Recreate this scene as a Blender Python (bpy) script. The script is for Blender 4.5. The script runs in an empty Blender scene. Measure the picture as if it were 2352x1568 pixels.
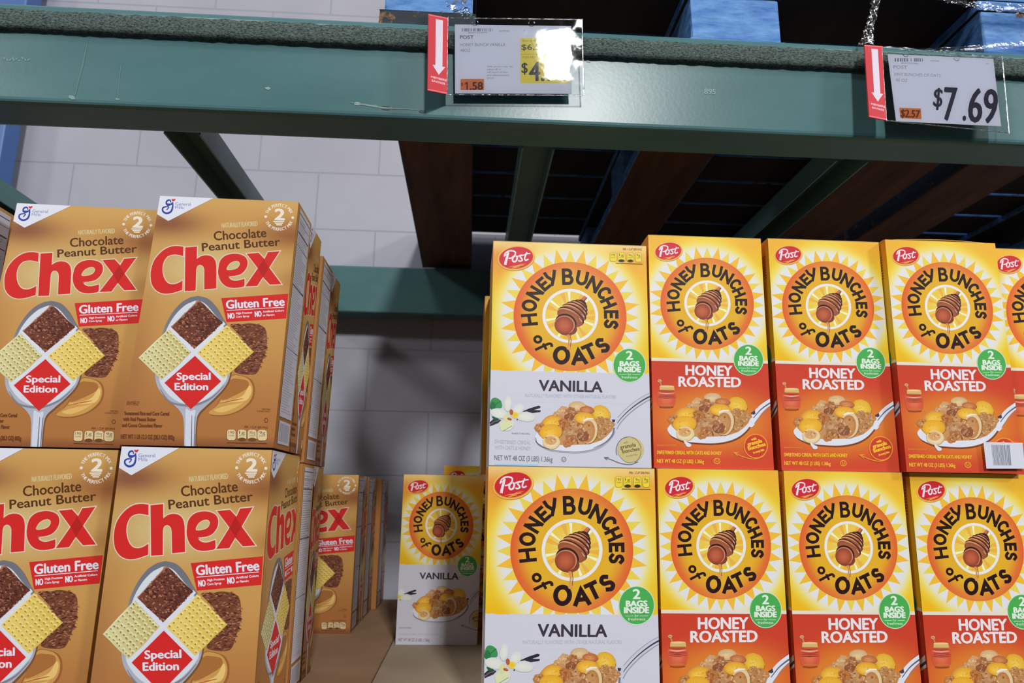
import bpy, bmesh, math, random
import numpy as np
from mathutils import Vector, Matrix
from mathutils.geometry import tessellate_polygon

SC = bpy.context.scene
COL = SC.collection
random.seed(7)

# ------------------------------------------------------------------ camera, sky, lamps, exposure
def cam_axes(pitch, roll, yaw):
    cz, sz = math.cos(yaw), math.sin(yaw); cp, sp = math.cos(pitch), math.sin(pitch)
    fwd = np.array([sz*cp, cz*cp, sp]); right = np.array([cz, -sz, 0.0]); up = np.cross(right, fwd)
    c, s = math.cos(roll), math.sin(roll)
    return c*right+s*up, -s*right+c*up, fwd
CAM_P = np.array([-0.02991, -1.06461, -0.04463])
F_PX = 1699.13
RIGHT, UP, FWD = cam_axes(0.20806, 0.01480, 0.05661)
cam_d = bpy.data.cameras.new('camera'); cam = bpy.data.objects.new('camera', cam_d); COL.objects.link(cam)
M = Matrix.Identity(4)
for i in range(3):
    M[i][0] = RIGHT[i]; M[i][1] = UP[i]; M[i][2] = -FWD[i]; M[i][3] = CAM_P[i]
cam.matrix_world = M
cam_d.sensor_width = 36; cam_d.lens = 36*F_PX/2352; cam_d.clip_start = .02; cam_d.clip_end = 100
cam_d.dof.use_dof = True; cam_d.dof.focus_distance = 1.08; cam_d.dof.aperture_fstop = 6.3
SC.camera = cam

world = bpy.data.worlds.new('world'); world.use_nodes = True; SC.world = world
bg = world.node_tree.nodes['Background']; bg.inputs[0].default_value = (.80, .88, 1.0, 1); bg.inputs[1].default_value = .06

def lamp(name, loc, size, power, aim=(0, 0, .1), col=(1, .985, .97)):
    d = bpy.data.lights.new(name, 'AREA'); d.shape = 'RECTANGLE'; d.size, d.size_y = size; d.energy = power; d.color = col
    o = bpy.data.objects.new(name, d); COL.objects.link(o); o.location = loc
    o.rotation_euler = (Vector(aim)-Vector(loc)).to_track_quat('-Z', 'Y').to_euler()
    return o
lamp('ceiling_lamp', (1.60, -9.9, 6.0), (.85, 1.05), 745)
lamp('ceiling_lamp', (-8.5, -8.5, 6.0), (1.25, 1.1), 200)
lamp('ceiling_lamp', (9.0, -5.6, 6.0), (1.25, 1.1), 430)
lamp('ceiling_lamp', (-2.2, -3.2, 6.2), (1.25, 1.1), 100, aim=(0, 0, .3))
lamp('ceiling_lamp', (4.2, -3.2, 6.2), (1.25, 1.1), 60, aim=(0, 0, .3))

vs = SC.view_settings; vs.view_transform = 'Standard'; vs.look = 'None'; vs.gamma = 1; vs.exposure = 0.12; vs.use_curve_mapping = False

# ------------------------------------------------------------------ pixel helpers (photo frame 2352 x 1568)
def ray(x, y):
    return ((x-1176)*RIGHT - (y-784)*UP)/F_PX + FWD
def onY(x, y, Y):
    d = ray(x, y); t = (Y-CAM_P[1])/d[1]; return CAM_P+t*d
def homography(src, dst):
    A = []; b = []
    for (x, y), (u, v) in zip(src, dst):
        A += [[x, y, 1, 0, 0, 0, -u*x, -u*y], [0, 0, 0, x, y, 1, -v*x, -v*y]]; b += [u, v]
    return np.append(np.linalg.solve(np.array(A, float), np.array(b, float)), 1).reshape(3, 3)
def lin(c):
    return tuple(((x/255)/12.92 if x/255 <= .04045 else ((x/255+.055)/1.055)**2.4) for x in c)
def mix(a, b, t):
    t = max(0., min(1., t)); return tuple(x*(1-t)+y*t for x, y in zip(a, b))
def sstep(a, b, x):
    t = max(0., min(1., (x-a)/(b-a))); return t*t*(3-2*t)

# ------------------------------------------------------------------ object helpers
def tag(o, label=None, cat=None, group=None, kind=None):
    if label: o['label'] = label
    if cat: o['category'] = cat
    if group: o['group'] = group
    if kind: o['kind'] = kind
    return o
def empty(name, loc=(0, 0, 0)):
    o = bpy.data.objects.new(name, None); COL.objects.link(o); o.location = loc; o.empty_display_size = .05
    return o
def link_mesh(name, me, parent=None, loc=(0, 0, 0)):
    o = bpy.data.objects.new(name, me); COL.objects.link(o); o.location = loc
    if parent is not None: o.parent = parent
    return o
def bm_obj(name, bm, mats, parent=None, smooth=False, loc=(0, 0, 0)):
    me = bpy.data.meshes.new(name); bm.normal_update(); bm.to_mesh(me); bm.free()
    for m in (mats if isinstance(mats, (list, tuple)) else [mats]): me.materials.append(m)
    if smooth: me.polygons.foreach_set('use_smooth', [True]*len(me.polygons))
    return link_mesh(name, me, parent, loc)
def add_box(bm, lo, hi, bevel=0, mat=0, seg=1):
    vs_ = [bm.verts.new((x, y, z)) for x in (lo[0], hi[0]) for y in (lo[1], hi[1]) for z in (lo[2], hi[2])]
    fs = [bm.faces.new([vs_[i] for i in f]) for f in ((0, 1, 3, 2), (4, 6, 7, 5), (0, 4, 5, 1), (2, 3, 7, 6), (0, 2, 6, 4), (1, 5, 7, 3))]
    for f in fs: f.material_index = mat
    if bevel:
        es = list({e for f in fs for e in f.edges})
        bmesh.ops.bevel(bm, geom=es, offset=bevel, segments=seg, affect='EDGES', profile=.5)
    return fs
def extrude_x(bm, prof, x0, x1, nx=1, closed=True, mat=0):
    """profile of (y, z) points swept along x"""
    rows = []
    for i in range(nx+1):
        x = x0+(x1-x0)*i/nx
        rows.append([bm.verts.new((x, p[0], p[1])) for p in prof])
    n = len(prof)
    for i in range(nx):
        for j in range(n if closed else n-1):
            k = (j+1) % n
            bm.faces.new((rows[i][j], rows[i+1][j], rows[i+1][k], rows[i][k])).material_index = mat
    if closed:
        bm.faces.new(list(reversed(rows[0]))); bm.faces.new(rows[-1])

def extrude_y(bm, prof, y0, y1):
    A = [bm.verts.new((p[0], y0, p[1])) for p in prof]; B = [bm.verts.new((p[0], y1, p[1])) for p in prof]; n = len(prof)
    for i in range(n): bm.faces.new((A[i], A[(i+1) % n], B[(i+1) % n], B[i]))
    bm.faces.new(A); bm.faces.new(list(reversed(B))); bmesh.ops.recalc_face_normals(bm, faces=bm.faces)

# ------------------------------------------------------------------ materials
def mat_base(name):
    m = bpy.data.materials.new(name); m.use_nodes = True
    nt = m.node_tree; b = nt.nodes['Principled BSDF']
    return m, nt, b
def plain(name, col, rough=.6, metal=0, spec=.5):
    m, nt, b = mat_base(name)
    b.inputs['Base Color'].default_value = (*lin(col), 1); b.inputs['Roughness'].default_value = rough
    b.inputs['Metallic'].default_value = metal; b.inputs['Specular IOR Level'].default_value = spec
    return m
def node(nt, kind, **kw):
    n = nt.nodes.new(kind)
    for k, v in kw.items(): setattr(n, k, v)
    return n
def noise(nt, scale, detail=4, rough=.55, coord='Object', stretch=(1, 1, 1)):
    tc = node(nt, 'ShaderNodeTexCoord'); mp = node(nt, 'ShaderNodeMapping'); mp.inputs['Scale'].default_value = stretch
    nz = node(nt, 'ShaderNodeTexNoise'); nz.inputs['Scale'].default_value = scale; nz.inputs['Detail'].default_value = detail; nz.inputs['Roughness'].default_value = rough
    nt.links.new(tc.outputs[coord], mp.inputs[0]); nt.links.new(mp.outputs[0], nz.inputs['Vector'])
    return nz.outputs[0]
def ramp(nt, fac, stops):
    r = node(nt, 'ShaderNodeValToRGB'); cr = r.color_ramp
    while len(cr.elements) < len(stops): cr.elements.new(.5)
    for e, (p, c) in zip(cr.elements, stops):
        e.position = p; e.color = (*c, 1)
    nt.links.new(fac, r.inputs[0]); return r.outputs[0]
def bump(nt, b, h, strength, dist=.001):
    n = node(nt, 'ShaderNodeBump'); n.inputs['Strength'].default_value = strength; n.inputs['Distance'].default_value = dist
    nt.links.new(h, n.inputs['Height']); nt.links.new(n.outputs[0], b.inputs['Normal'])

def make_print(name, rough=.42, spec=.22):
    m, nt, b = mat_base(name)
    a = node(nt, 'ShaderNodeAttribute', attribute_name='ink')
    nt.links.new(a.outputs['Color'], b.inputs['Base Color'])
    b.inputs['Roughness'].default_value = rough; b.inputs['Specular IOR Level'].default_value = spec
    bump(nt, b, noise(nt, 9, 2), .12, .004)
    return m
PRINT = make_print('printed_carton')
PAPER = make_print('printed_paper', .7, .2)
FLAGM = make_print('printed_vinyl', .5, .12)

def paint_mat():
    m, nt, b = mat_base('green_rack_paint')
    c = ramp(nt, noise(nt, 3.5, 5, .6, stretch=(.6, 1, 2.2)), [(.30, lin((70, 108, 111))), (.7, lin((85, 123, 126)))])
    w = ramp(nt, noise(nt, 46, 3, .5, stretch=(.25, 1, 1)), [(.735, (0, 0, 0)), (.76, (1, 1, 1))])
    mx = node(nt, 'ShaderNodeMixRGB'); mx.inputs[2].default_value = (*lin((96, 132, 132)), 1)
    nt.links.new(w, mx.inputs[0]); nt.links.new(c, mx.inputs[1]); nt.links.new(mx.outputs[0], b.inputs['Base Color'])
    b.inputs['Roughness'].default_value = .27; b.inputs['Specular IOR Level'].default_value = .26
    bump(nt, b, noise(nt, 160, 2), .10, .0006)
    return m
GREEN = paint_mat()
def foam_mat():
    m, nt, b = mat_base('grey_green_foam')
    n = noise(nt, 300, 4, .7, stretch=(.7, 1, 1.4))
    nt.links.new(ramp(nt, n, [(.35, lin((46, 60, 60))), (.68, lin((126, 142, 137)))]), b.inputs['Base Color'])
    b.inputs['Roughness'].default_value = .95; b.inputs['Specular IOR Level'].default_value = .1
    bump(nt, b, n, 1.0, .004)
    return m
FOAM = foam_mat()
def block_mat():
    m, nt, b = mat_base('painted_concrete_block')
    tc = node(nt, 'ShaderNodeTexCoord'); mp = node(nt, 'ShaderNodeMapping')
    br = node(nt, 'ShaderNodeTexBrick'); br.offset = .5; br.offset_frequency = 2
    br.inputs['Scale'].default_value = 1; br.inputs['Mortar Size'].default_value = .0032; br.inputs['Mortar Smooth'].default_value = .5
    br.inputs['Brick Width'].default_value = BLK_W; br.inputs['Row Height'].default_value = BLK_H
    nt.links.new(tc.outputs['Object'], mp.inputs[0])
    mp.inputs['Location'].default_value = (-BLK_X0, -BLK_Z0, 0)
    # wall runs in x, z: swap z into the texture's y
    sx = node(nt, 'ShaderNodeSeparateXYZ'); cb = node(nt, 'ShaderNodeCombineXYZ')
    nt.links.new(tc.outputs['Object'], sx.inputs[0]); nt.links.new(sx.outputs[0], cb.inputs[0]); nt.links.new(sx.outputs[2], cb.inputs[1])
    nt.links.new(cb.outputs[0], mp.inputs[0]); nt.links.new(mp.outputs[0], br.inputs['Vector'])
    base = ramp(nt, noise(nt, 2.5, 4), [(.3, lin((156, 157, 170))), (.7, lin((168, 169, 181)))])
    mx = node(nt, 'ShaderNodeMixRGB'); mx.inputs[2].default_value = (*lin((146, 147, 159)), 1)
    nt.links.new(br.outputs['Fac'], mx.inputs[0]); nt.links.new(base, mx.inputs[1]); nt.links.new(mx.outputs[0], b.inputs['Base Color'])
    b.inputs['Roughness'].default_value = .6
    inv = node(nt, 'ShaderNodeMath', operation='MULTIPLY_ADD'); inv.inputs[1].default_value = -1; inv.inputs[2].default_value = 1
    nt.links.new(br.outputs['Fac'], inv.inputs[0])
    ad = node(nt, 'ShaderNodeMath', operation='MULTIPLY_ADD'); ad.inputs[1].default_value = .35
    nt.links.new(noise(nt, 60, 4), ad.inputs[0]); nt.links.new(inv.outputs[0], ad.inputs[2])
    bump(nt, b, ad.outputs[0], .35, .003)
    return m
def wood_mat(name, cols, blue=None):
    m, nt, b = mat_base(name)
    c = ramp(nt, noise(nt, 22, 5, .65, stretch=(1, .12, 1)), [(.3, lin(cols[0])), (.7, lin(cols[1]))])
    if blue:
        w = ramp(nt, noise(nt, 16, 5, .7), [(.60, (0, 0, 0)), (.66, (1, 1, 1))])
        bl = ramp(nt, noise(nt, 26, 5, .7, stretch=(.5, 1, 2)), [(.3, lin(blue[0])), (.72, lin(blue[1]))])
        mx = node(nt, 'ShaderNodeMixRGB'); nt.links.new(w, mx.inputs[0]); nt.links.new(bl, mx.inputs[1]); nt.links.new(c, mx.inputs[2]); c = mx.outputs[0]
    nt.links.new(c, b.inputs['Base Color']); b.inputs['Roughness'].default_value = .75
    bump(nt, b, noise(nt, 60, 5, .7, stretch=(.3, .3, 1)), .5, .002)
    return m
WOOD = wood_mat('weathered_wood', ((58, 38, 25), (112, 74, 46)))
BLUEWOOD = wood_mat('blue_painted_wood', ((70, 52, 38), (120, 92, 62)), ((34, 98, 176), (118, 168, 222)))
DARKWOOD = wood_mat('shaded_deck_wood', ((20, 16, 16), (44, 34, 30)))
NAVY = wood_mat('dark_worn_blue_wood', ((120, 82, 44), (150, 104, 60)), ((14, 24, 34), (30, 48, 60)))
DARKBLUE = plain('blue_rack_paint', (60, 100, 165), .4)
def card_mat(name, a, bcol):
    m, nt, b = mat_base(name)
    nt.links.new(ramp(nt, noise(nt, 6, 4), [(.3, lin(a)), (.7, lin(bcol))]), b.inputs['Base Color']); b.inputs['Roughness'].default_value = .85
    bump(nt, b, noise(nt, 3, 2), .3, .01)
    return m
CARD = card_mat('brown_cardboard', (150, 118, 88), (166, 132, 100))
CARDG = card_mat('pale_cardboard', (158, 142, 120), (172, 156, 132))
def film_mat(name, gloss=.10, rough=.05, bmp=.35, bscale=40, tint=(1, 1, 1)):
    m = bpy.data.materials.new(name); m.use_nodes = True; nt = m.node_tree
    nt.nodes.remove(nt.nodes['Principled BSDF']); out = nt.nodes['Material Output']
    t = node(nt, 'ShaderNodeBsdfTransparent'); t.inputs[0].default_value = (*tint, 1)
    g = node(nt, 'ShaderNodeBsdfGlossy'); g.inputs['Roughness'].default_value = rough
    lw = node(nt, 'ShaderNodeFresnel'); lw.inputs[0].default_value = 1.5
    ma = node(nt, 'ShaderNodeMath', operation='MULTIPLY_ADD'); ma.inputs[1].default_value = 1.2; ma.inputs[2].default_value = gloss
    mx = node(nt, 'ShaderNodeMixShader')
    nt.links.new(lw.outputs[0], ma.inputs[0]); nt.links.new(ma.outputs[0], mx.inputs[0]); nt.links.new(t.outputs[0], mx.inputs[1]); nt.links.new(g.outputs[0], mx.inputs[2])
    nt.links.new(mx.outputs[0], out.inputs[0])
    bn = node(nt, 'ShaderNodeBump'); bn.inputs['Strength'].default_value = bmp; bn.inputs['Distance'].default_value = .002
    nt.links.new(noise(nt, bscale, 3, .5), bn.inputs['Height']); nt.links.new(bn.outputs[0], g.inputs['Normal']); nt.links.new(bn.outputs[0], lw.inputs['Normal'])
    return m
SLEEVE = film_mat('clear_vinyl_sleeve', .02, .05, .25, 22, (.97, .98, .99))
WRAP = film_mat('clear_stretch_wrap', .07, .16, .7, 90, (.92, .94, .98))
CONCRETE = plain('concrete_floor', (58, 57, 56), .5)

# ------------------------------------------------------------------ printed artwork: flat inked shapes laid on a panel
_font = None
_tcache = {}
def glyphs(body, off=0.0):
    key = (body, off)
    if key not in _tcache:
        c = bpy.data.curves.new('lettering', 'FONT'); c.body = body; c.offset = off; c.resolution_u = 3
        o = bpy.data.objects.new('lettering', c); COL.objects.link(o)
        dg = bpy.context.evaluated_depsgraph_get(); me = o.evaluated_get(dg).to_mesh()
        V = np.array([v.co[:2] for v in me.vertices]).reshape(-1, 2); F = [tuple(p.vertices) for p in me.polygons]
        o.evaluated_get(dg).to_mesh_clear(); bpy.data.objects.remove(o); bpy.data.curves.remove(c)
        _tcache[key] = (V, F)
    return _tcache[key]
CAP = None
def cap_height():
    global CAP
    if CAP is None: CAP = glyphs('H')[0][:, 1].max()
    return CAP
def cr(pts, n=6, closed=False):
    """Catmull-Rom through pts"""
    P = [np.array(p, float) for p in pts]; N = len(P); out = []
    for i in range(N if closed else N-1):
        g = (lambda k: P[k % N]) if closed else (lambda k: P[max(0, min(N-1, k))])
        p0, p1, p2, p3 = g(i-1), g(i), g(i+1), g(i+2)
        for j in range(n):
            t = j/n
            out.append(tuple(.5*((2*p1)+(p2-p0)*t+(2*p0-5*p1+4*p2-p3)*t*t+(3*p1-p0-3*p2+p3)*t**3)))
    if not closed: out.append(tuple(P[-1]))
    return out
class Art:
    STEP = 1.6e-6
    def __init__(s):
        s.V = []; s.C = []; s.F = []; s.l = 1; s.inc = 1; s.T = lambda x, y: (x, y)
    def src(s, H, x0, y0, k):
        """coordinates are pixels of a crop whose corner is (x0, y0) and whose magnification is k"""
        def T(x, y):
            q = H @ np.array([x0+x/k, y0+y/k, 1.0]); return q[0]/q[2], q[1]/q[2]
        s.T = T
    def put(s, pts, faces, cols):
        b = len(s.V); s.l += s.inc if s.inc == getattr(s, 'last', 1) else 1; s.last = s.inc
        for (x, y), c in zip(pts, cols):
            u, v = s.T(x, y); s.V.append((u, v, s.l)); s.C.append(c)
        s.F += [tuple(i+b for i in f) for f in faces]
    def cfn(s, col):
        if callable(col): return lambda x, y: lin(col(x, y))
        L = lin(col); return lambda x, y: L
    def poly(s, pts, col):
        f = s.cfn(col)
        tris = tessellate_polygon([[Vector((x, y, 0)) for x, y in pts]])
        s.put(pts, tris, [f(*p) for p in pts])
    def grid(s, x0, y0, x1, y1, nx, ny, col):
        f = s.cfn(col); pts = []; fs = []
        for j in range(ny+1):
            for i in range(nx+1): pts.append((x0+(x1-x0)*i/nx, y0+(y1-y0)*j/ny))
        for j in range(ny):
            for i in range(nx): a = j*(nx+1)+i; fs.append((a, a+1, a+nx+2, a+nx+1))
        s.put(pts, fs, [f(*p) for p in pts])
    def disc(s, cx, cy, rx, ry=None, col=(0, 0, 0), rot=0, n=28, rings=1, edge=None, wob=0, seed=0, arc=None):
        """ellipse; col at the centre blending to edge"""
        ry = rx if ry is None else ry
        c, si = math.cos(math.radians(rot)), math.sin(math.radians(rot)); R = random.Random(seed)
        w = [1+wob*R.uniform(-1, 1) for _ in range(n)]
        e = edge or col; rings = rings if edge is None else max(rings, 3)
        a, b = (col if not callable(col) else None), e
        pts = [(cx, cy)]; cs = [lin(col(0, 0) if callable(col) else col)]; fs = []
        for r in range(1, rings+1):
            t = r/rings
            for i in range(n):
                th = 2*math.pi*i/n; x = rx*math.cos(th)*t*w[i]; y = ry*math.sin(th)*t*w[i]
                pts.append((cx+c*x-si*y, cy+si*x+c*y))
                cs.append(lin(col(t, math.degrees(th)) if callable(col) else mix(col, e, t*t)))
        for i in range(n): fs.append((0, 1+i, 1+(i+1) % n))
        for r in range(rings-1):
            for i in range(n):
                a0 = 1+r*n; fs.append((a0+i, a0+n+i, a0+n+(i+1) % n, a0+(i+1) % n))
        s.put(pts, fs, cs)
    def ring(s, cx, cy, rx, ry, w, col, n=40, a0=0, a1=360):
        f = s.cfn(col); pts = []; fs = []
        for i in range(n+1):
            th = math.radians(a0+(a1-a0)*i/n)
            for k in (1, 1-w/rx): pts.append((cx+rx*k*math.cos(th), cy+(ry-(0 if k == 1 else w))*math.sin(th)))
        for i in range(n): fs.append((2*i, 2*i+2, 2*i+3, 2*i+1))
        s.put(pts, fs, [f(*p) for p in pts])
    def stroke(s, pts, w, col, caps=True, closed=False):
        f = s.cfn(col); P = [np.array(p, float) for p in pts]
        P = [p for i, p in enumerate(P) if i == 0 or np.abs(p-P[i-1]).max() > 1e-6]
        if closed: P.append(P[0])
        N = len(P); L = []; Rr = []
        W = w if isinstance(w, (list, tuple)) else [w]*N
        if len(W) != N: W = [W[0]+(W[-1]-W[0])*i/(N-1) for i in range(N)] if len(W) == 2 else list(np.interp(np.linspace(0, 1, N), np.linspace(0, 1, len(W)), W))
        for i in range(N):
            a = P[i]-P[i-1] if i else None; b = P[i+1]-P[i] if i < N-1 else None
            if closed and i in (0, N-1): a = P[N-1]-P[N-2]; b = P[1]-P[0]
            if a is None: a = b
            if b is None: b = a
            a = a/(np.linalg.norm(a)+1e-9); b = b/(np.linalg.norm(b)+1e-9)
            n1 = np.array([-a[1], a[0]]); n2 = np.array([-b[1], b[0]]); m = n1+n2; q = np.linalg.norm(m)
            m = n1 if q < .3 else m/q; k = 1/max(.45, float(m@n1))
            L.append(tuple(P[i]+m*W[i]/2*k)); Rr.append(tuple(P[i]-m*W[i]/2*k))
        pts2 = L+Rr; fs = [(i, i+1, N+i+1, N+i) for i in range(N-1)]
        s.put(pts2, fs, [f(*p) for p in pts2])
    def text(s, body, p0, p1, h, col, bold=0, off=0.0, up=None):
        """baseline from p0 to p1, cap height h, stretched to fit"""
        V, F = glyphs(body, off)
        if not len(V): return
        p0 = np.array(p0, float); p1 = np.array(p1, float); d = p1-p0; W = np.linalg.norm(d); ex = d/W
        ey = np.array([ex[1], -ex[0]]) if up is None else np.array(up, float)
        x0, x1 = V[:, 0].min(), V[:, 0].max(); kx = W/(x1-x0); ky = h/cap_height(); f = s.cfn(col)
        keep = s.inc; s.inc = min(keep, .3)
        D8 = [(-bold, 0), (bold, 0), (0, -bold*.6), (0, bold*.6)]+([(i*bold*.75, j*bold*.5) for i in (-1, 1) for j in (-1, 1)] if bold >= 7 else [])
        for dx, dy in ([(0, 0)] if not bold else D8):
            q = p0+np.outer((V[:, 0]-x0)*kx, ex)+np.outer(V[:, 1]*ky, ey)+np.array([dx, dy])
            s.put([tuple(t) for t in q], F, [f(*t) for t in q])
        s.inc = keep
    def arctext(s, body, c, rx, ry, a0, a1, h, col, inside=False, bold=0):
        """letters spread from angle a0 to a1 (degrees, 0 = right, clockwise on the page)"""
        adv = [glyphs(ch)[0] if ch != ' ' else None for ch in body]
        wd = [(a[:, 0].max()-a[:, 0].min()+.10) if a is not None else .32 for a in adv]; tot = sum(wd); acc = 0; f = s.cfn(col)
        for ch, V, w in zip(body, adv, wd):
            t = (acc+w/2)/tot; acc += w
            if V is None: continue
            th = math.radians(a0+(a1-a0)*t); o = np.array([math.cos(th), math.sin(th)])
            s.inc = .3; sg = -1 if inside else 1; ey = o*sg; ex = np.array([-ey[1], ey[0]])
            base = np.array(c, float)+np.array([rx*o[0], ry*o[1]])
            k = h/cap_height(); kx = k*.9; xm = (V[:, 0].max()+V[:, 0].min())/2
            for b in ([0] if not bold else [-bold, bold]):
                q = base+np.outer((V[:, 0]-xm)*kx+b, ex)+np.outer(V[:, 1]*k, ey)
                s.put([tuple(z) for z in q], glyphs(ch)[1], [f(*z) for z in q]); s.inc = 1
    def remap(s, fn):
        """a copy whose u is moved by fn and cut at 0 and 1"""
        o = Art(); o.l = s.l
        V = [(fn(u), v, l) for u, v, l in s.V]
        for F in s.F:
            P = [(np.array(V[i]), np.array(s.C[i])) for i in F]
            for ax_, lim, sg in ((0, 0, 1), (0, 1, -1), (1, 0, 1), (1, 1, -1)):
                Q = []
                for i in range(len(P)):
                    a, b = P[i], P[(i+1) % len(P)]
                    da, db = (a[0][ax_]-lim)*sg, (b[0][ax_]-lim)*sg
                    if da >= 0: Q.append(a)
                    if (da >= 0) != (db >= 0):
                        t = da/(da-db); Q.append((a[0]+(b[0]-a[0])*t, a[1]+(b[1]-a[1])*t))
                P = Q
                if not P: break
            if len(P) > 2:
                k = len(o.V); o.V += [tuple(p[0]) for p in P]; o.C += [tuple(p[1]) for p in P]; o.F.append(tuple(range(k, k+len(P))))
        return o
    def mesh(s, name, quad, mat=None, lift=.0004):
        """quad = bottom-left, bottom-right, top-right, top-left in 3-D"""
        V = np.array(s.V); u = V[:, :1]; v = V[:, 1:2]; q = [np.array(p, float) for p in quad]
        P = q[0]*(1-u)*(1-v)+q[1]*u*(1-v)+q[2]*u*v+q[3]*(1-u)*v
        n = np.cross(q[1]-q[0], q[3]-q[0]); n /= np.linalg.norm(n)
        P = P+n*(lift+V[:, 2:3]*s.STEP)
        ex = (q[1]-q[0]); ey = (q[3]-q[0]); F = []
        for f in s.F:
            a = 0
            for i in range(len(f)):
                x, y = V[f[i]], V[f[(i+1) % len(f)]]; a += x[0]*y[1]-y[0]*x[1]
            F.append(f if a >= 0 else tuple(reversed(f)))
        me = bpy.data.meshes.new(name); me.from_pydata(P.tolist(), [], F)
        at = me.attributes.new('ink', 'FLOAT_COLOR', 'POINT')
        C = np.ones((len(P), 4), np.float32); C[:, :3] = np.clip(np.array(s.C)*INK_GAIN, 0, .93); at.data.foreach_set('color', C.ravel())
        me.materials.append(mat or PRINT); me.update(); return me
INK_GAIN = 1.0

def arc(cx, cy, rx, ry, a0, a1, n=12):
    return [(cx+rx*math.cos(math.radians(a0+(a1-a0)*i/n)), cy+ry*math.sin(math.radians(a0+(a1-a0)*i/n))) for i in range(n+1)]
LETTER = {   # centre lines in a unit box, y up
    'H': [[(0, 0), (0, 1)], [(1, 0), (1, 1)], [(0, .48), (1, .52)]],
    'O': [arc(.5, .5, .5, .5, 0, 360, 26)],
    'N': [[(0, 0), (0, 1)], [(.04, .96), (.96, .04)], [(1, 0), (1, 1)]],
    'E': [[(1, 1), (0, 1), (0, 0), (1, 0)], [(0, .5), (.9, .5)]],
    'y': [[(0, 1), (.12, .7), (.45, .42), (.6, .42)], [(1, 1), (.72, .5), (.35, .0)]],
    'B': [[(0, 0), (0, 1)], [(0, 1)]+arc(.45, .77, .42, .23, 90, -90, 10)+[(0, .54)], [(0, .54)]+arc(.55, .27, .45, .27, 90, -90, 10)+[(0, 0)]],
    'U': [[(0, 1), (0, .4)]+arc(.5, .4, .5, .4, 180, 360, 12)+[(1, .4), (1, 1)]],
    'C': [arc(.52, .5, .52, .5, 48, 312, 20)],
    'S': [cr([(.95, .86), (.55, 1), (.1, .84), (.14, .6), (.5, .5), (.88, .38), (.92, .14), (.45, 0), (.0, .14)], 5)],
    'A': [[(0, 0), (.5, 1), (1, 0)], [(.2, .3), (.8, .3)]],
    'T': [[(.5, 0), (.5, 1)], [(0, 1), (1, 1)]],
    'f': [cr([(.3, 0), (.34, .5), (.45, .9), (.8, 1), (1, .85)], 5), [(0, .58), (.85, .58)]],
}
def letter(a, ch, c, up, h, w, t, col):
    up = np.array(up, float); up /= np.linalg.norm(up); ex = np.array([-up[1], up[0]])
    for ln in LETTER[ch]:
        pts = [tuple(np.array(c, float)+ex*((x-.5)*(w-t))+up*((y-.5)*(h-t))) for x, y in ln]
        closed = ch == 'O'
        if closed: pts = pts[:-1]
        if not closed:
            for k, j in ((0, 1), (-1, -2)):        # square ends
                d = np.array(pts[k])-np.array(pts[j]); d /= np.linalg.norm(d)+1e-9
                pts[k] = tuple(np.array(pts[k])+d*t*.46)
        a.stroke(pts, t, col, closed=closed)
class sub:
    """draw in another picture's pixel frame: x -> ax + bx*x"""
    def __init__(s, a, ax, bx, ay, by): s.a = a; s.p = (ax, bx, ay, by)
    def __enter__(s):
        s.old = s.a.T; o = s.old; ax, bx, ay, by = s.p
        s.a.T = lambda x, y: o(ax+bx*x, ay+by*y)
    def __exit__(s, *e): s.a.T = s.old

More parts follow.
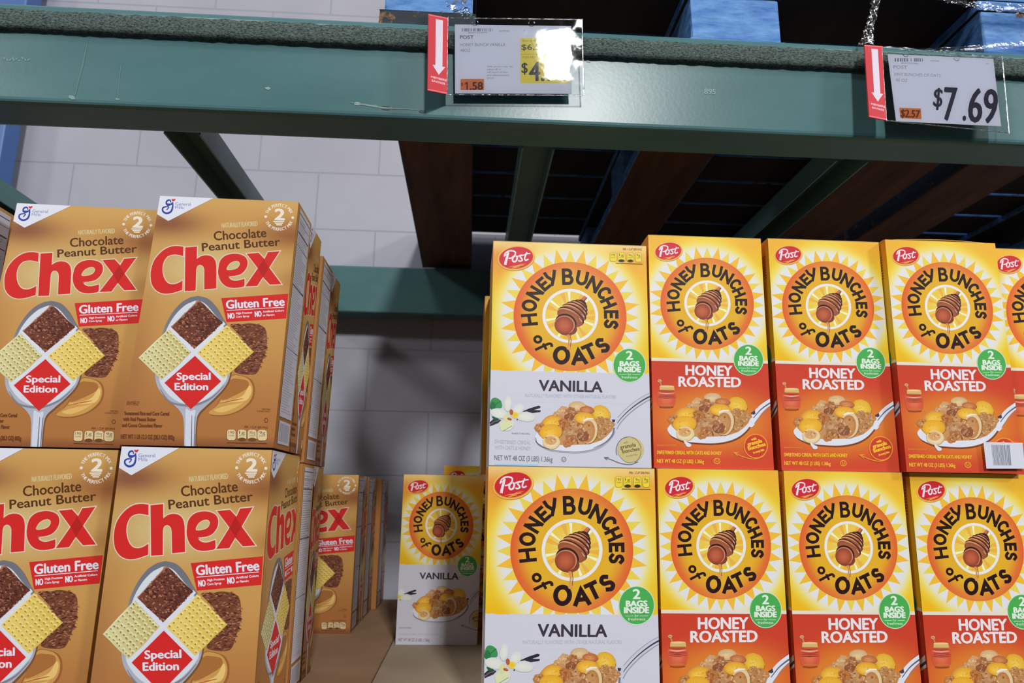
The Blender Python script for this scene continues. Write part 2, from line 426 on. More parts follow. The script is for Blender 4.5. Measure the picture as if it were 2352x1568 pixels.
def draw_rays(a, cx, cy, rx, ry, phase=0, n=32):
    a.inc = .1
    for i in range(n):
        th = 2*math.pi*(i+phase)/n; d = math.pi/n*1.02; r = 1.25 if i % 2 else 1.22
        col = (243, 192, 58) if i % 2 else (238, 214, 84)
        P = lambda t, k: (cx+rx*k*math.cos(t), cy+ry*k*math.sin(t))
        a.poly([P(th-d, .98), P(th, r), P(th+d, .98)], col)
    a.inc = 1
INKY = (42, 20, 23)
def draw_logo(a, cx, cy, rx, ry):
    with sub(a, cx-725/650*rx, rx/650, cy-791/679*ry, ry/679):
        def ringcol(t, th):
            red = (226, 88, 48); org = (228, 130, 62); gold = (230, 178, 44)
            side = abs(math.cos(math.radians(th))); e = mix(org, red, side*.85 if math.cos(math.radians(th)) < 0 else side*.75)
            return mix(gold, e, sstep(.70, 1.0, t))
        a.disc(725, 791, 650, 679, ringcol, n=64, rings=10)
        L = lambda ch, c, up, h, w: letter(a, ch, c, up, h, w, 38, INKY)
        L('H', (257, 837), (-1, .10), 188, 150); L('O', (256, 662), (-1, -.08), 176, 150)
        L('N', (322, 508), (-.80, -.50), 180, 136); L('E', (418, 392), (-.60, -.66), 168, 112)
        L('y', (512, 320), (-.30, -1), 190, 150)
        L('B', (697, 296), (-.03, -1), 206, 134); L('U', (862, 310), (.20, -1), 184, 138)
        L('N', (1000, 388), (.48, -.86), 186, 150); L('C', (1118, 492), (.72, -.66), 172, 132)
        L('H', (1166, 612), (.92, -.42), 172, 126); L('E', (1198, 757), (1, -.02), 168, 108); L('S', (1197, 880), (1, .10), 170, 112)
        letter(a, 'O', (353, 1081), (.80, -.60), 104, 106, 31, INKY); a.stroke(cr([(322, 1212), (400, 1171), (456, 1142), (492, 1132), (512, 1147), (511, 1172)], 5), 32, INKY); a.stroke([(413, 1130), (451, 1204)], 30, INKY)
        letter(a, 'O', (625, 1274), (.06, -1), 232, 200, 52, INKY); letter(a, 'A', (826, 1290), (-.10, -1), 200, 190, 48, INKY)
        letter(a, 'T', (950, 1225), (-.42, -.9), 200, 150, 46, INKY); letter(a, 'S', (1096, 1143), (-.70, -.80), 204, 128, 46, INKY)
        # centre: sun burst behind the dipper
        a.disc(727, 783, 322, 338, (236, 236, 240), n=48)
        a.disc(727, 783, 288, 303, lambda t, th: mix((246, 236, 176), (238, 204, 70), sstep(.1, .9, t)), n=48, rings=5)
        for i in range(22):
            th = math.radians(i*360/22+5); d = math.radians(3.2 if i % 3 else 5.5); r0, r1 = .45, .985
            c = (238, 180, 78) if i % 3 == 0 else ((250, 246, 214) if i % 3 == 1 else (242, 204, 84))
            P = lambda t, r: (727+288*r*math.cos(t), 783+303*r*math.sin(t))
            a.poly([P(th-d*.5, r0), P(th-d, r1), P(th+d, r1), P(th+d*.5, r0)], c)
        # honey dipper
        a.stroke([(830, 640), (905, 540)], [74, 40], (196, 120, 78)); a.stroke([(852, 640), (918, 552)], [16, 10], (120, 66, 44))
        ax = np.array([.60, -.80])
        for k, (d, w, h) in enumerate([(372, 48, 24), (340, 80, 38), (302, 108, 50), (254, 134, 62), (196, 154, 74), (126, 166, 86)]):
            c = np.array([655, 892])+ax*d*.90; c = c+np.array([2, -2])
            a.disc(c[0]+ax[0]*15, c[1]+ax[1]*15, w*1.03, h, (66, 28, 24), rot=33, n=28)
            a.disc(c[0], c[1], w, h, lambda t, th: mix((226, 158, 108), (150, 82, 54), sstep(-.5, .9, math.cos(math.radians(th))*t)), rot=33, n=30, rings=4)
            a.disc(c[0]-ax[0]*13, c[1]-ax[1]*13, w*.97, h*.94, (178, 104, 66), rot=33, n=28, edge=(150, 84, 54))
            a.stroke([(c[0]+w*.62, c[1]+h*.10), (c[0]+w*.80, c[1]+h*.62)], [4, 15, 8], (232, 208, 196))
        a.disc(676, 872, 128, 112, (62, 26, 24), rot=36, n=32)
        a.disc(668, 902, 128, 118, (80, 36, 30), rot=38, n=32)
        a.disc(662, 896, 118, 116, (204, 138, 100), rot=35, n=32)
        a.disc(655, 902, 108, 110, (196, 104, 68), rot=35, n=32, edge=(150, 62, 44))
        a.poly(cr([(610, 990), (700, 1000), (770, 960), (790, 900), (805, 950), (780, 1000), (700, 1030), (640, 1010)], 4, True), (136, 66, 44))
        a.stroke(cr([(700, 1015), (712, 1080), (700, 1180)], 5), [34, 20, 12], (214, 150, 86)); a.stroke([(725, 1015), (736, 1090), (722, 1200)], 9, (150, 92, 50))
        a.disc(706, 1180, 24, 26, (220, 160, 92))

def draw_badge(a, cx, cy, rx, ry):
    a.disc(cx, cy, rx*1.05, ry*1.05, (206, 226, 204), n=44); a.disc(cx, cy, rx, ry, (76, 176, 84), n=44)
    W = (232, 240, 232)
    a.text('2', (cx-rx*.20, cy-ry*.36), (cx+rx*.20, cy-ry*.36), ry*.50, W, bold=rx*.03)
    a.text('BAGS', (cx-rx*.60, cy+ry*.05), (cx+rx*.60, cy+ry*.05), ry*.30, W, bold=rx*.03)
    a.text('INSIDE', (cx-rx*.70, cy+ry*.40), (cx+rx*.70, cy+ry*.40), ry*.30, W, bold=rx*.03)
    a.stroke([(cx-rx*.66, cy+ry*.56), (cx-rx*.18, cy+ry*.56)], ry*.025, W); a.stroke([(cx+rx*.18, cy+ry*.56), (cx+rx*.66, cy+ry*.56)], ry*.025, W)
    a.text('for', (cx-rx*.12, cy+ry*.60), (cx+rx*.12, cy+ry*.60), ry*.12, W); a.text('freshness', (cx-rx*.5, cy+ry*.80), (cx+rx*.5, cy+ry*.80), ry*.15, W)

def draw_post(a, cx, cy, rx, ry):
    """oval maker's mark, drawn in the pixels of a close crop"""
    with sub(a, cx-860/450*rx, rx/450, cy-590/300*ry, ry/300):
        a.disc(870, 600, 520, 355, (205, 150, 52), rot=-10, n=40); a.disc(865, 590, 512, 340, (250, 205, 110), rot=-10, n=40)
        a.disc(862, 590, 490, 322, (222, 140, 46), rot=-10, n=40); a.disc(860, 585, 468, 300, (214, 44, 58), rot=-10, n=40, edge=(204, 36, 50))
        for k, (x, y, w) in enumerate([(760, 835, 230), (930, 815, 300), (1010, 775, 250), (850, 862, 230)]):
            a.stroke(cr([(x-w/2, y+22), (x, y-6), (x+w/2, y-28)], 5), [8, 24, 8], (244, 190, 92) if k % 2 else (226, 150, 60))
        W = (236, 228, 236)
        a.stroke(cr([(530, 560), (560, 470), (650, 400), (760, 390), (840, 430), (820, 520), (730, 590), (650, 605)], 6), [30, 40, 40, 40, 40, 34], W)
        a.stroke(cr([(660, 440), (610, 580), (580, 690), (560, 790)], 6), [30, 66, 68, 70], W)
        a.stroke(cr([(650, 430), (600, 500), (520, 545)], 5), 32, W)
        a.stroke(cr([(850, 520), (780, 570), (765, 660), (810, 700), (870, 660), (890, 570), (850, 530)], 6), 46, W)
        a.stroke(cr([(885, 560), (960, 520), (1050, 500)], 4), 30, W)
        a.stroke(cr([(1040, 505), (970, 545), (1010, 600), (1030, 650), (970, 680), (920, 660)], 6), 40, W)
        a.stroke(cr([(1160, 420), (1120, 520), (1095, 610), (1130, 650), (1205, 615)], 6), 40, W); a.stroke([(1040, 520), (1150, 470), (1255, 455)], 30, W)

def draw_food(a, hr):
    a.inc = .6
    """spoon heaped with flakes and clusters (pixels of the vanilla carton's lower crop)"""
    R = random.Random(5)
    SP = (226, 229, 240); SH = (150, 152, 168)
    bowl = cr([(698, 890), (712, 985), (800, 1045), (930, 1088), (1230, 1108), (1440, 1082), (1600, 1016), (1720, 905), (1775, 790), (1760, 720), (1500, 760), (900, 780)], 5, True)
    sh = (140, 62, 30) if hr else (176, 178, 196)
    a.poly([(x+10, y+22) for x, y in bowl], sh)
    if hr: a.poly(cr([(1735, 830), (1790, 700), (1900, 560), (2040, 460), (2110, 415), (2115, 505), (2000, 580), (1900, 680), (1820, 800), (1790, 880)], 5, True), sh)
    a.poly([(x+2, y+5) for x, y in bowl], (96, 96, 112)); a.poly(bowl, SP)
    if hr:
        a.poly(cr([(1720, 850), (1780, 700), (1860, 600), (1960, 520), (2080, 455), (2100, 520), (1990, 600), (1900, 690), (1830, 800), (1780, 880)], 5, True), SP)
        a.stroke(cr([(1790, 760), (1880, 650), (1980, 570), (2095, 500)], 5), [10, 18, 22], (96, 104, 128)); a.stroke(cr([(1800, 840), (1880, 730), (1990, 625), (2100, 535)], 5), 8, (150, 130, 140))
        a.poly([(1755, 690), (1810, 655), (1820, 700), (1790, 715)], (60, 66, 90))
    else:
        hd = cr([(1750, 830), (1800, 710), (1890, 600), (2010, 490), (2160, 385), (2290, 320)], 6)
        a.stroke(hd, [60, 80, 92], (204, 207, 222)); a.stroke([(x-16, y-30) for x, y in hd[8:]], 8, (150, 152, 172)); a.stroke([(x+6, y+8) for x, y in hd[6:]], [8, 14, 22], (64, 62, 80))
        a.stroke([(x+26, y+40) for x, y in hd[4:]], 10, (150, 152, 172)); a.stroke(cr([(1760, 780), (1740, 880), (1640, 985), (1480, 1060)], 5), [26, 26, 20, 6], (120, 122, 142))
        a.poly([(1735, 665), (1780, 670), (1770, 705), (1740, 700)], (50, 52, 66))
    def lump(x, y, r, base, k=7, seed=0):
        q = random.Random(seed); a.inc = .6
        k = int(k*2.2); a.disc(x, y, r, r*.85, mix(base, (140, 84, 46), .25), n=14, wob=.18, seed=seed)
        a.inc = .25
        for i in range(k):
            t = q.uniform(0, 6.28); d = q.uniform(0, .75)*r; c = mix(base, (250, 226, 184) if q.random() < .6 else (140, 78, 40), q.uniform(.05, .6))
            a.disc(x+d*math.cos(t), y+d*.85*math.sin(t), r*q.uniform(.18, .38), r*q.uniform(.10, .22), c, rot=q.uniform(0, 180), n=10, edge=mix(c, (120, 66, 34), .35))
        a.inc = .6
    def flake(x, y, rx, ry, rot=0, c=(244, 196, 70), e=(226, 160, 44)):
        a.disc(x+4, y+8, rx, ry, (150, 92, 30), rot=rot, n=26); a.disc(x, y, rx, ry, c, rot=rot, n=30, edge=e, wob=.03, seed=int(x))
        a.disc(x-rx*.1, y+ry*.12, rx*.72, ry*.66, mix(c, (255, 226, 130), .25), rot=rot, n=22, edge=mix(c, e, .5))
        q = random.Random(int(x+y))
        for i in range(5): a.disc(x+rx*q.uniform(-.5, .5), y+ry*q.uniform(-.4, .4), rx*.1, ry*.06, mix(c, e, .9), rot=q.uniform(0, 180), n=8)
    TAN = (234, 190, 140)
    a.poly(cr([(722, 830), (760, 740), (850, 640), (990, 590), (1120, 520), (1260, 450), (1450, 500), (1620, 600), (1730, 700), (1740, 800), (1620, 930), (1440, 1000), (1180, 1020), (960, 1010), (780, 920)], 4, True), (204, 148, 94))
    a.inc = .1
    for i in range(150):
        t = R.uniform(0, 6.283); d = math.sqrt(R.random())*.93; c = mix((136, 78, 44), (242, 208, 158), R.random())
        a.disc(1235+480*d*math.cos(t), 790+225*d*math.sin(t), R.uniform(14, 38), R.uniform(8, 20), c, rot=R.uniform(0, 180), n=9, edge=mix(c, (150, 90, 48), .4))
    a.inc = .6
    flake(1590, 590, 130, 108, 38, (240, 200, 76), (224, 172, 50))
    flake(1265, 490, 112, 66, 0, (226, 198, 158), (206, 168, 120))
    lump(1070, 555, 74, TAN, 10, 1); lump(980, 600, 40, TAN, 6, 2); lump(1180, 560, 62, (196, 130, 84), 8, 3)
    flake(1395, 540, 96, 48, 4, (206, 132, 80), (190, 104, 60)); lump(1160, 640, 66, (150, 88, 56), 8, 4)
    flake(930, 715, 132, 86, -6); flake(1365, 655, 142, 82, 6); lump(1080, 720, 70, (206, 132, 66), 8, 5)
    lump(760, 790, 72, (208, 140, 76), 9, 6); lump(1040, 790, 62, (200, 120, 60), 8, 7)
    for x, y, r in [(1570, 670, 52), (1650, 700, 60), (1720, 740, 50), (1580, 770, 62), (1670, 800, 60), (1600, 840, 44), (1560, 910, 54)]: lump(x, y, r, (206, 152, 94), 8, int(x+y))
    flake(905, 850, 150, 112, -4, (244, 190, 60), (230, 168, 44))
    lump(1195, 850, 92, (206, 160, 112), 10, 8); lump(1180, 940, 80, (190, 128, 78), 9, 9); lump(1130, 1000, 62, (206, 140, 80), 9, 10)
    # grilled round flake with pale rim
    a.disc(1425, 830, 122, 178, (150, 92, 48), rot=8, n=30); a.disc(1420, 825, 118, 175, (236, 218, 186), rot=8, n=30, edge=(226, 200, 150)); a.disc(1405, 838, 98, 150, (206, 152, 96), rot=8, n=26, edge=(190, 130, 74))
    for i in range(16): a.disc(1405+R.uniform(-80, 80), 840+R.uniform(-120, 120), R.uniform(10, 26), R.uniform(8, 18), mix((240, 214, 170), (150, 86, 46), R.random()), n=9, rot=R.uniform(0, 180))
    a.stroke(cr([(1345, 690), (1400, 664), (1480, 660)], 4), [18, 26, 10], (240, 238, 236))
    lump(1340, 900, 82, (150, 90, 62), 9, 11); lump(1310, 830, 44, (180, 120, 80), 6, 12)
    a.disc(915, 985, 118, 100, (206, 170, 110), n=24, wob=.05); a.disc(912, 980, 112, 96, (238, 228, 206), n=24, wob=.05, edge=(230, 206, 150)); a.disc(905, 962, 84, 62, (212, 158, 96), n=20, edge=(224, 180, 120))
    for i in range(12): a.disc(905+R.uniform(-64, 64), 962+R.uniform(-42, 42), R.uniform(8, 22), R.uniform(6, 12), mix((240, 210, 160), (190, 110, 56), R.random()), n=8, rot=R.uniform(0, 180))
    if hr: a.stroke([(900, 1075), (925, 1110), (950, 1130)], [20, 40, 44], SP); a.disc(955, 1135, 34, 26, SP)
    a.inc = 1
    if not hr:
        a.stroke(cr([(702, 920), (720, 990), (800, 1048), (880, 1078)], 5), [6, 12, 8], (96, 98, 114))

def pods(a, boxes, y0, y1, fill, line, dark, marks):
    for k, (x0, x1) in enumerate(boxes):
        r = (x1-x0)*.28; P = []
        for cx, cy, a0 in ((x1-r, y0+r, -90), (x1-r, y1-r, 0), (x0+r, y1-r, 90), (x0+r, y0+r, 180)): P += arc(cx, cy, r, r, a0, a0+90, 4)
        a.poly(P, line); m = (x1-x0)*.05
        a.poly([((x-(x0+x1)/2)*(1-.1)+(x0+x1)/2, (y-(y0+y1)/2)*(1-.07)+(y0+y1)/2) for x, y in P], fill)
        if k in marks: a.disc((x0+x1)/2, y1-(y1-y0)*.12, (x1-x0)*.40, (y1-y0)*.15, dark, n=16)
        t = [('190', 'CALORIES'), ('1g', 'SAT FAT'), ('190mg', 'SODIUM'), ('9g', 'SUGARS')][k]
        w = (x1-x0)*.3; c = (x0+x1)/2; h = (y1-y0)
        a.text(t[0], (c-w, y0+h*.40), (c+w, y0+h*.40), h*.24, dark); a.text(t[1], (c-w, y0+h*.62), (c+w, y0+h*.62), h*.13, dark)

def oat_background(a, cx, cy, R, ybot, asp, peach):
    """sun glow printed over the upper panel; (u, v) frame; R = disc radius in u, asp = height/width"""
    def col(u, v):
        d = math.hypot((u-cx), (v-cy)*asp)/R
        y = mix((243, 214, 56), (240, 200, 44), sstep(.3, .9, abs(u-.5)*2))
        top = sstep(.84, 1.0, v); y = mix(y, (240, 168, 62), top*(1 if peach else .6)*(1-.75*math.exp(-((u-.52)/.22)**2)))
        if peach:
            y = mix(y, (230, 146, 58), sstep(.70, .98, v)*sstep(.42, .02, u)); y = mix(y, (236, 152, 58), sstep(.78, 1.0, v)*sstep(.72, 1.0, u))
        if peach and u > .8: y = mix(y, (242, 182, 60), sstep(.8, 1, u)*.6*sstep(.6, .9, v))
        low = sstep(ybot+.10, ybot, v)*sstep(.35, 0, u); y = mix(y, (240, 186, 28), low)
        k = 1.0 if peach else 1.04
        g = mix((228, 230, 236), (242, 226, 110), sstep(1.10*k, 1.32*k, d)); g = mix(g, y, sstep(1.20*k, 1.46*k, d))
        if peach and v > .9: g = mix(g, (244, 226, 160), sstep(.92, 1, v)*.7)
        return g
    old = a.T; a.T = lambda x, y: (x, y); a.grid(0, ybot, 1, 1, 44, 40, col); a.T = old

UNIT = [(0, 1), (1, 1), (1, 0), (0, 0)]      # TL TR BR BL
def vanilla_art(tall=False):
    a = Art()
    if not tall:
        H = homography([(1133.9, 556.8), (1483.9, 562.1), (1496.4, 1075.4), (1122.1, 1071.8)], UNIT)
        A = lambda: a.src(H, 1100, 520, 2.8); A()
        lg = (585, 580, 363, 352); uvc = a.T(585, 580); Ru = .366; yb = a.T(580, 946)[1]; asp = 1.43
    else:
        H = homography([(929.4, 1088.2), (1113.0, 1093.4), (1097.3, 1486.8), (906.7, 1483.3)], UNIT)
        A = lambda: a.src(H, 620, 1020, 2.861); A()
        lg = (1128, 540, 212, 227); uvc = a.T(1128, 540); Ru = .40; yb = a.T(1100, 806)[1]; asp = 2.03
    old = a.T; a.T = lambda x, y: (x, y)
    a.grid(0, 0, 1, 1, 2, 24, lambda u, v: mix((208, 210, 224), (216, 216, 228), v)); a.T = old
    oat_background(a, uvc[0], uvc[1], Ru, yb, asp, True)
    draw_rays(a, *lg)
    # ragged lower edge of the sun panel
    q = random.Random(2); old = a.T; a.T = lambda x, y: (x, y)
    for i in range(26):
        u = i/25; a.disc(u, yb, .03, .004+.004*q.random(), (209, 211, 224), n=8)
    a.grid(0, yb-.13, 1, yb-.002, 1, 1, (209, 211, 224)); a.T = old
    draw_logo(a, *lg)
    if not tall:
        draw_post(a, 239, 209, 104, 68)
        draw_badge(a, 967, 890, 103, 106)
        pods(a, [(840, 884), (891, 940), (950, 996), (1004, 1046)], 160, 222, (240, 216, 60), (168, 150, 40), (60, 54, 26), (1, 2))
        a.text('PER 1 CUP SERVING', (925, 146), (1046, 146), 13, (110, 80, 30)); a.stroke([(880, 231), (1052, 234)], 4, (90, 76, 30))
        a.text('VANILLA', (385, 1060), (790, 1066), 68, (62, 54, 68), bold=3)
        a.text('NATURALLY FLAVORED WITH OTHER NATURAL FLAVORS', (295, 1102), (880, 1106), 22, (192, 195, 216))
        a.text('NET WT 48 OZ (3 LBS) 1.36kg', (98, 1511), (470, 1519), 32, (104, 104, 116)); a.ring(543, 1503, 16, 17, 3, (110, 110, 122)); a.text('U', (536, 1511), (550, 1511), 16, (110, 110, 122))
        a.text('SWEETENED CEREAL', (100, 1402), (330, 1408), 24, (190, 193, 206)); a.text('WITH OATS & HONEY', (100, 1440), (330, 1446), 24, (190, 193, 206)); a.text('ENLARGED TO SHOW DETAIL', (210, 1342), (326, 1344), 9, (120, 122, 134))
        a.poly([(100, 1534), (378, 1538), (378, 1549), (100, 1545)], (160, 206, 240))  # pale blue reflection painted on as a strip of ink
        with sub(a, (1110-1100)*2.8, 2.8/5.88, (850-520)*2.8, 2.8/5.88): vanilla_lower(a)
    else:
        draw_post(a, 976, 278, 64, 41)
        draw_badge(a, 1301, 810, 64, 68)
        a.text('VANILLA', (985, 893), (1240, 899), 42, (62, 54, 68), bold=2)
        a.text('NET WT 48 OZ (3 LBS) 1.36kg', (840, 1302), (1048, 1308), 20, (104, 104, 116)); a.text('SWEETENED CEREAL WITH OATS & HONEY', (842, 1262), (1100, 1266), 9, (180, 182, 196)); a.text('ENLARGED', (846, 1218), (930, 1220), 8, (110, 112, 124))
        with sub(a, 938-698*.345, .345, 1000-480*.345-40, .345): vanilla_lower(a)
    return a
def vanilla_lower(a):
    # blossom, leaf and pods
    a.poly(cr([(92, 470), (120, 400), (180, 392), (240, 440), (246, 520), (170, 528), (110, 552)], 4, True), (64, 150, 88)); a.stroke([(110, 540), (180, 470), (236, 430)], 8, (36, 104, 60)); a.poly(cr([(96, 480), (130, 440), (170, 500), (130, 550), (90, 530)], 3, True), (44, 120, 70))
    a.poly([(505, 578), (620, 528), (740, 490), (770, 500), (760, 522), (640, 560)], (46, 42, 54)); a.poly([(560, 560), (660, 590), (765, 575), (772, 552), (650, 548)], (52, 46, 58))
    a.poly([(86, 720), (150, 665), (240, 690), (200, 730), (90, 775)], (56, 48, 60)); a.stroke([(92, 752), (150, 710), (210, 695)], 8, (130, 124, 140)); a.poly([(110, 640), (170, 650), (210, 680), (140, 690)], (40, 96, 62))
    PET = (228, 231, 226)
    for x, y, rx, ry, rot in [(330, 470, 50, 100, 4), (210, 600, 120, 62, 12), (560, 640, 130, 62, 8), (470, 540, 80, 60, -40), (320, 750, 90, 80, -30)]:
        a.disc(x+3, y+6, rx, ry, (196, 202, 204), rot=rot, n=24); a.disc(x, y, rx, ry, PET, rot=rot, n=24, edge=(216, 222, 212))
    a.poly(cr([(220, 740), (300, 700), (390, 720), (370, 770), (260, 840), (225, 800)], 4, True), (222, 226, 176)); a.stroke([(262, 838), (330, 800), (385, 768)], 7, (130, 140, 120))
    a.disc(310, 660, 40, 60, (226, 222, 150), rot=20, n=16, edge=(214, 216, 180)); a.disc(425, 622, 50, 44, (232, 200, 40), n=18, edge=(240, 220, 110)); a.disc(376, 582, 24, 40, (186, 96, 50), rot=-8, n=14); a.disc(350, 676, 34, 18, (176, 100, 56), rot=20, n=12); a.disc(455, 682, 9, 12, (110, 60, 60), n=8)
    draw_food(a, False)
    a.disc(1990, 1075, 178, 172, (220, 206, 160), n=30, edge=(206, 190, 130)); a.ring(1960, 1088, 172, 190, 8, (110, 100, 80), n=40, a0=-200, a1=60)
    a.disc(1975, 1085, 146, 168, (206, 192, 132), n=30); G = (104, 92, 56)
    a.text('with', (1895, 998), (1950, 985), 30, G); a.text('granola', (1850, 1070), (2060, 1030), 52, G, bold=2); a.text('bunches', (1880, 1128), (2110, 1085), 50, G, bold=2); a.text('in every bite', (1930, 1178), (2080, 1150), 26, G)
    a.stroke(cr([(2090, 1240), (1980, 1278), (1850, 1262), (1740, 1220), (1640, 1185)], 5), 8, (112, 106, 96)); a.stroke([(1665, 1218), (1632, 1184), (1690, 1182)], 8, (112, 106, 96))

def roasted_art():
    H = homography([(1490.4, 547.1), (1746.2, 548.9), (1778.5, 1075.4), (1500.4, 1072.5)], UNIT); a = Art(); a.src(H, 1480, 520, 2.697)
    lg = (388, 480, 288, 280); c = a.T(388, 480); yb = a.T(400, 831)[1]
    def red(u, v):
        t = v/yb; d = math.hypot((u-.5)/.62, (t-.45)/.36)
        e = mix((212, 74, 48), (206, 66, 44), t); return mix((226, 134, 48), e, sstep(.42, 1.22, d))
    old = a.T; a.T = lambda x, y: (x, y)
    a.grid(0, 0, 1, yb, 16, 28, red); a.T = old
    oat_background(a, c[0], c[1], .407, yb, 2.0, False)
    draw_rays(a, *lg); draw_logo(a, *lg)
    old = a.T; a.T = lambda x, y: (x, y); a.grid(0, yb-.003, 1, yb+.010, 1, 1, (232, 224, 210)); a.T = old
    draw_post(a, 150, 168, 76, 50); draw_badge(a, 643, 817, 90, 92)
    with sub(a, (1490-1480)*2.697, 2.697/6.03, (830-520)*2.697, 2.697/6.03):
        W = (236, 230, 236)
        a.text('HONEY', (508, 178), (1150, 178), 132, W, bold=6, off=.008); a.text('ROASTED', (410, 335), (1268, 333), 130, W, bold=6, off=.008)
        # honey jar
        a.stroke([(150, 268), (172, 330)], 16, (196, 150, 100)); a.disc(148, 264, 28, 20, (214, 168, 120)); a.stroke([(132, 262), (164, 270)], 6, (150, 92, 60))
        a.disc(240, 622, 100, 16, (150, 74, 30)); a.poly(cr([(135, 410), (112, 470), (118, 540), (150, 612), (330, 612), (365, 540), (372, 470), (345, 410)], 5, True), (216, 92, 62))
        a.disc(240, 520, 96, 80, (228, 118, 84), edge=(216, 92, 62))
        for k, y in enumerate((405, 428, 452, 470, 490)): a.stroke(cr([(140-k*6, y), (240, y+10), (345+k*6, y)], 4), [4, 12, 4], (150, 52, 44) if k != 1 else (240, 196, 180))
        a.disc(240, 596, 92, 12, (206, 120, 54)); a.poly([(150, 335), (345, 335), (352, 392), (145, 392)], (222, 182, 110)); a.disc(247, 337, 98, 12, (236, 206, 150)); a.stroke([(146, 390), (350, 392)], 10, (176, 120, 66))
        Y = (244, 196, 50)
        a.text('ENLARGED TO SHOW TEXTURE', (105, 1158), (368, 1160), 18, (240, 176, 50)); a.text('SWEETENED CEREAL WITH OATS AND HONEY', (105, 1272), (1000, 1276), 48, Y, bold=2)
        a.text('NET WT 48 OZ (3 LBS) 1.36kg', (105, 1390), (755, 1394), 50, Y, bold=2); a.ring(938, 1362, 46, 42, 8, Y, n=24); a.text('U', (918, 1380), (958, 1380), 40, Y)
        with sub(a, 500-915*1.08, 1.08, 690-690*1.02, 1.02): draw_food(a, True)
        O = (240, 156, 56)
        a.disc(1482, 1150, 168, 160, (206, 66, 46), n=30); a.ring(1480, 1150, 170, 172, 14, O, n=40)
        a.text('with', (1420, 1075), (1490, 1055), 34, Y, bold=3); a.text('granola', (1370, 1150), (1570, 1095), 52, Y, bold=5); a.text('bunches', (1380, 1210), (1620, 1140), 50, Y, bold=5); a.text('in every bite', (1450, 1255), (1600, 1210), 30, Y, bold=3)
        a.stroke(cr([(1640, 1190), (1580, 1290), (1450, 1330), (1300, 1300), (1190, 1245)], 5), 12, O); a.stroke([(1230, 1290), (1172, 1244), (1235, 1240)], 12, O)
    return a

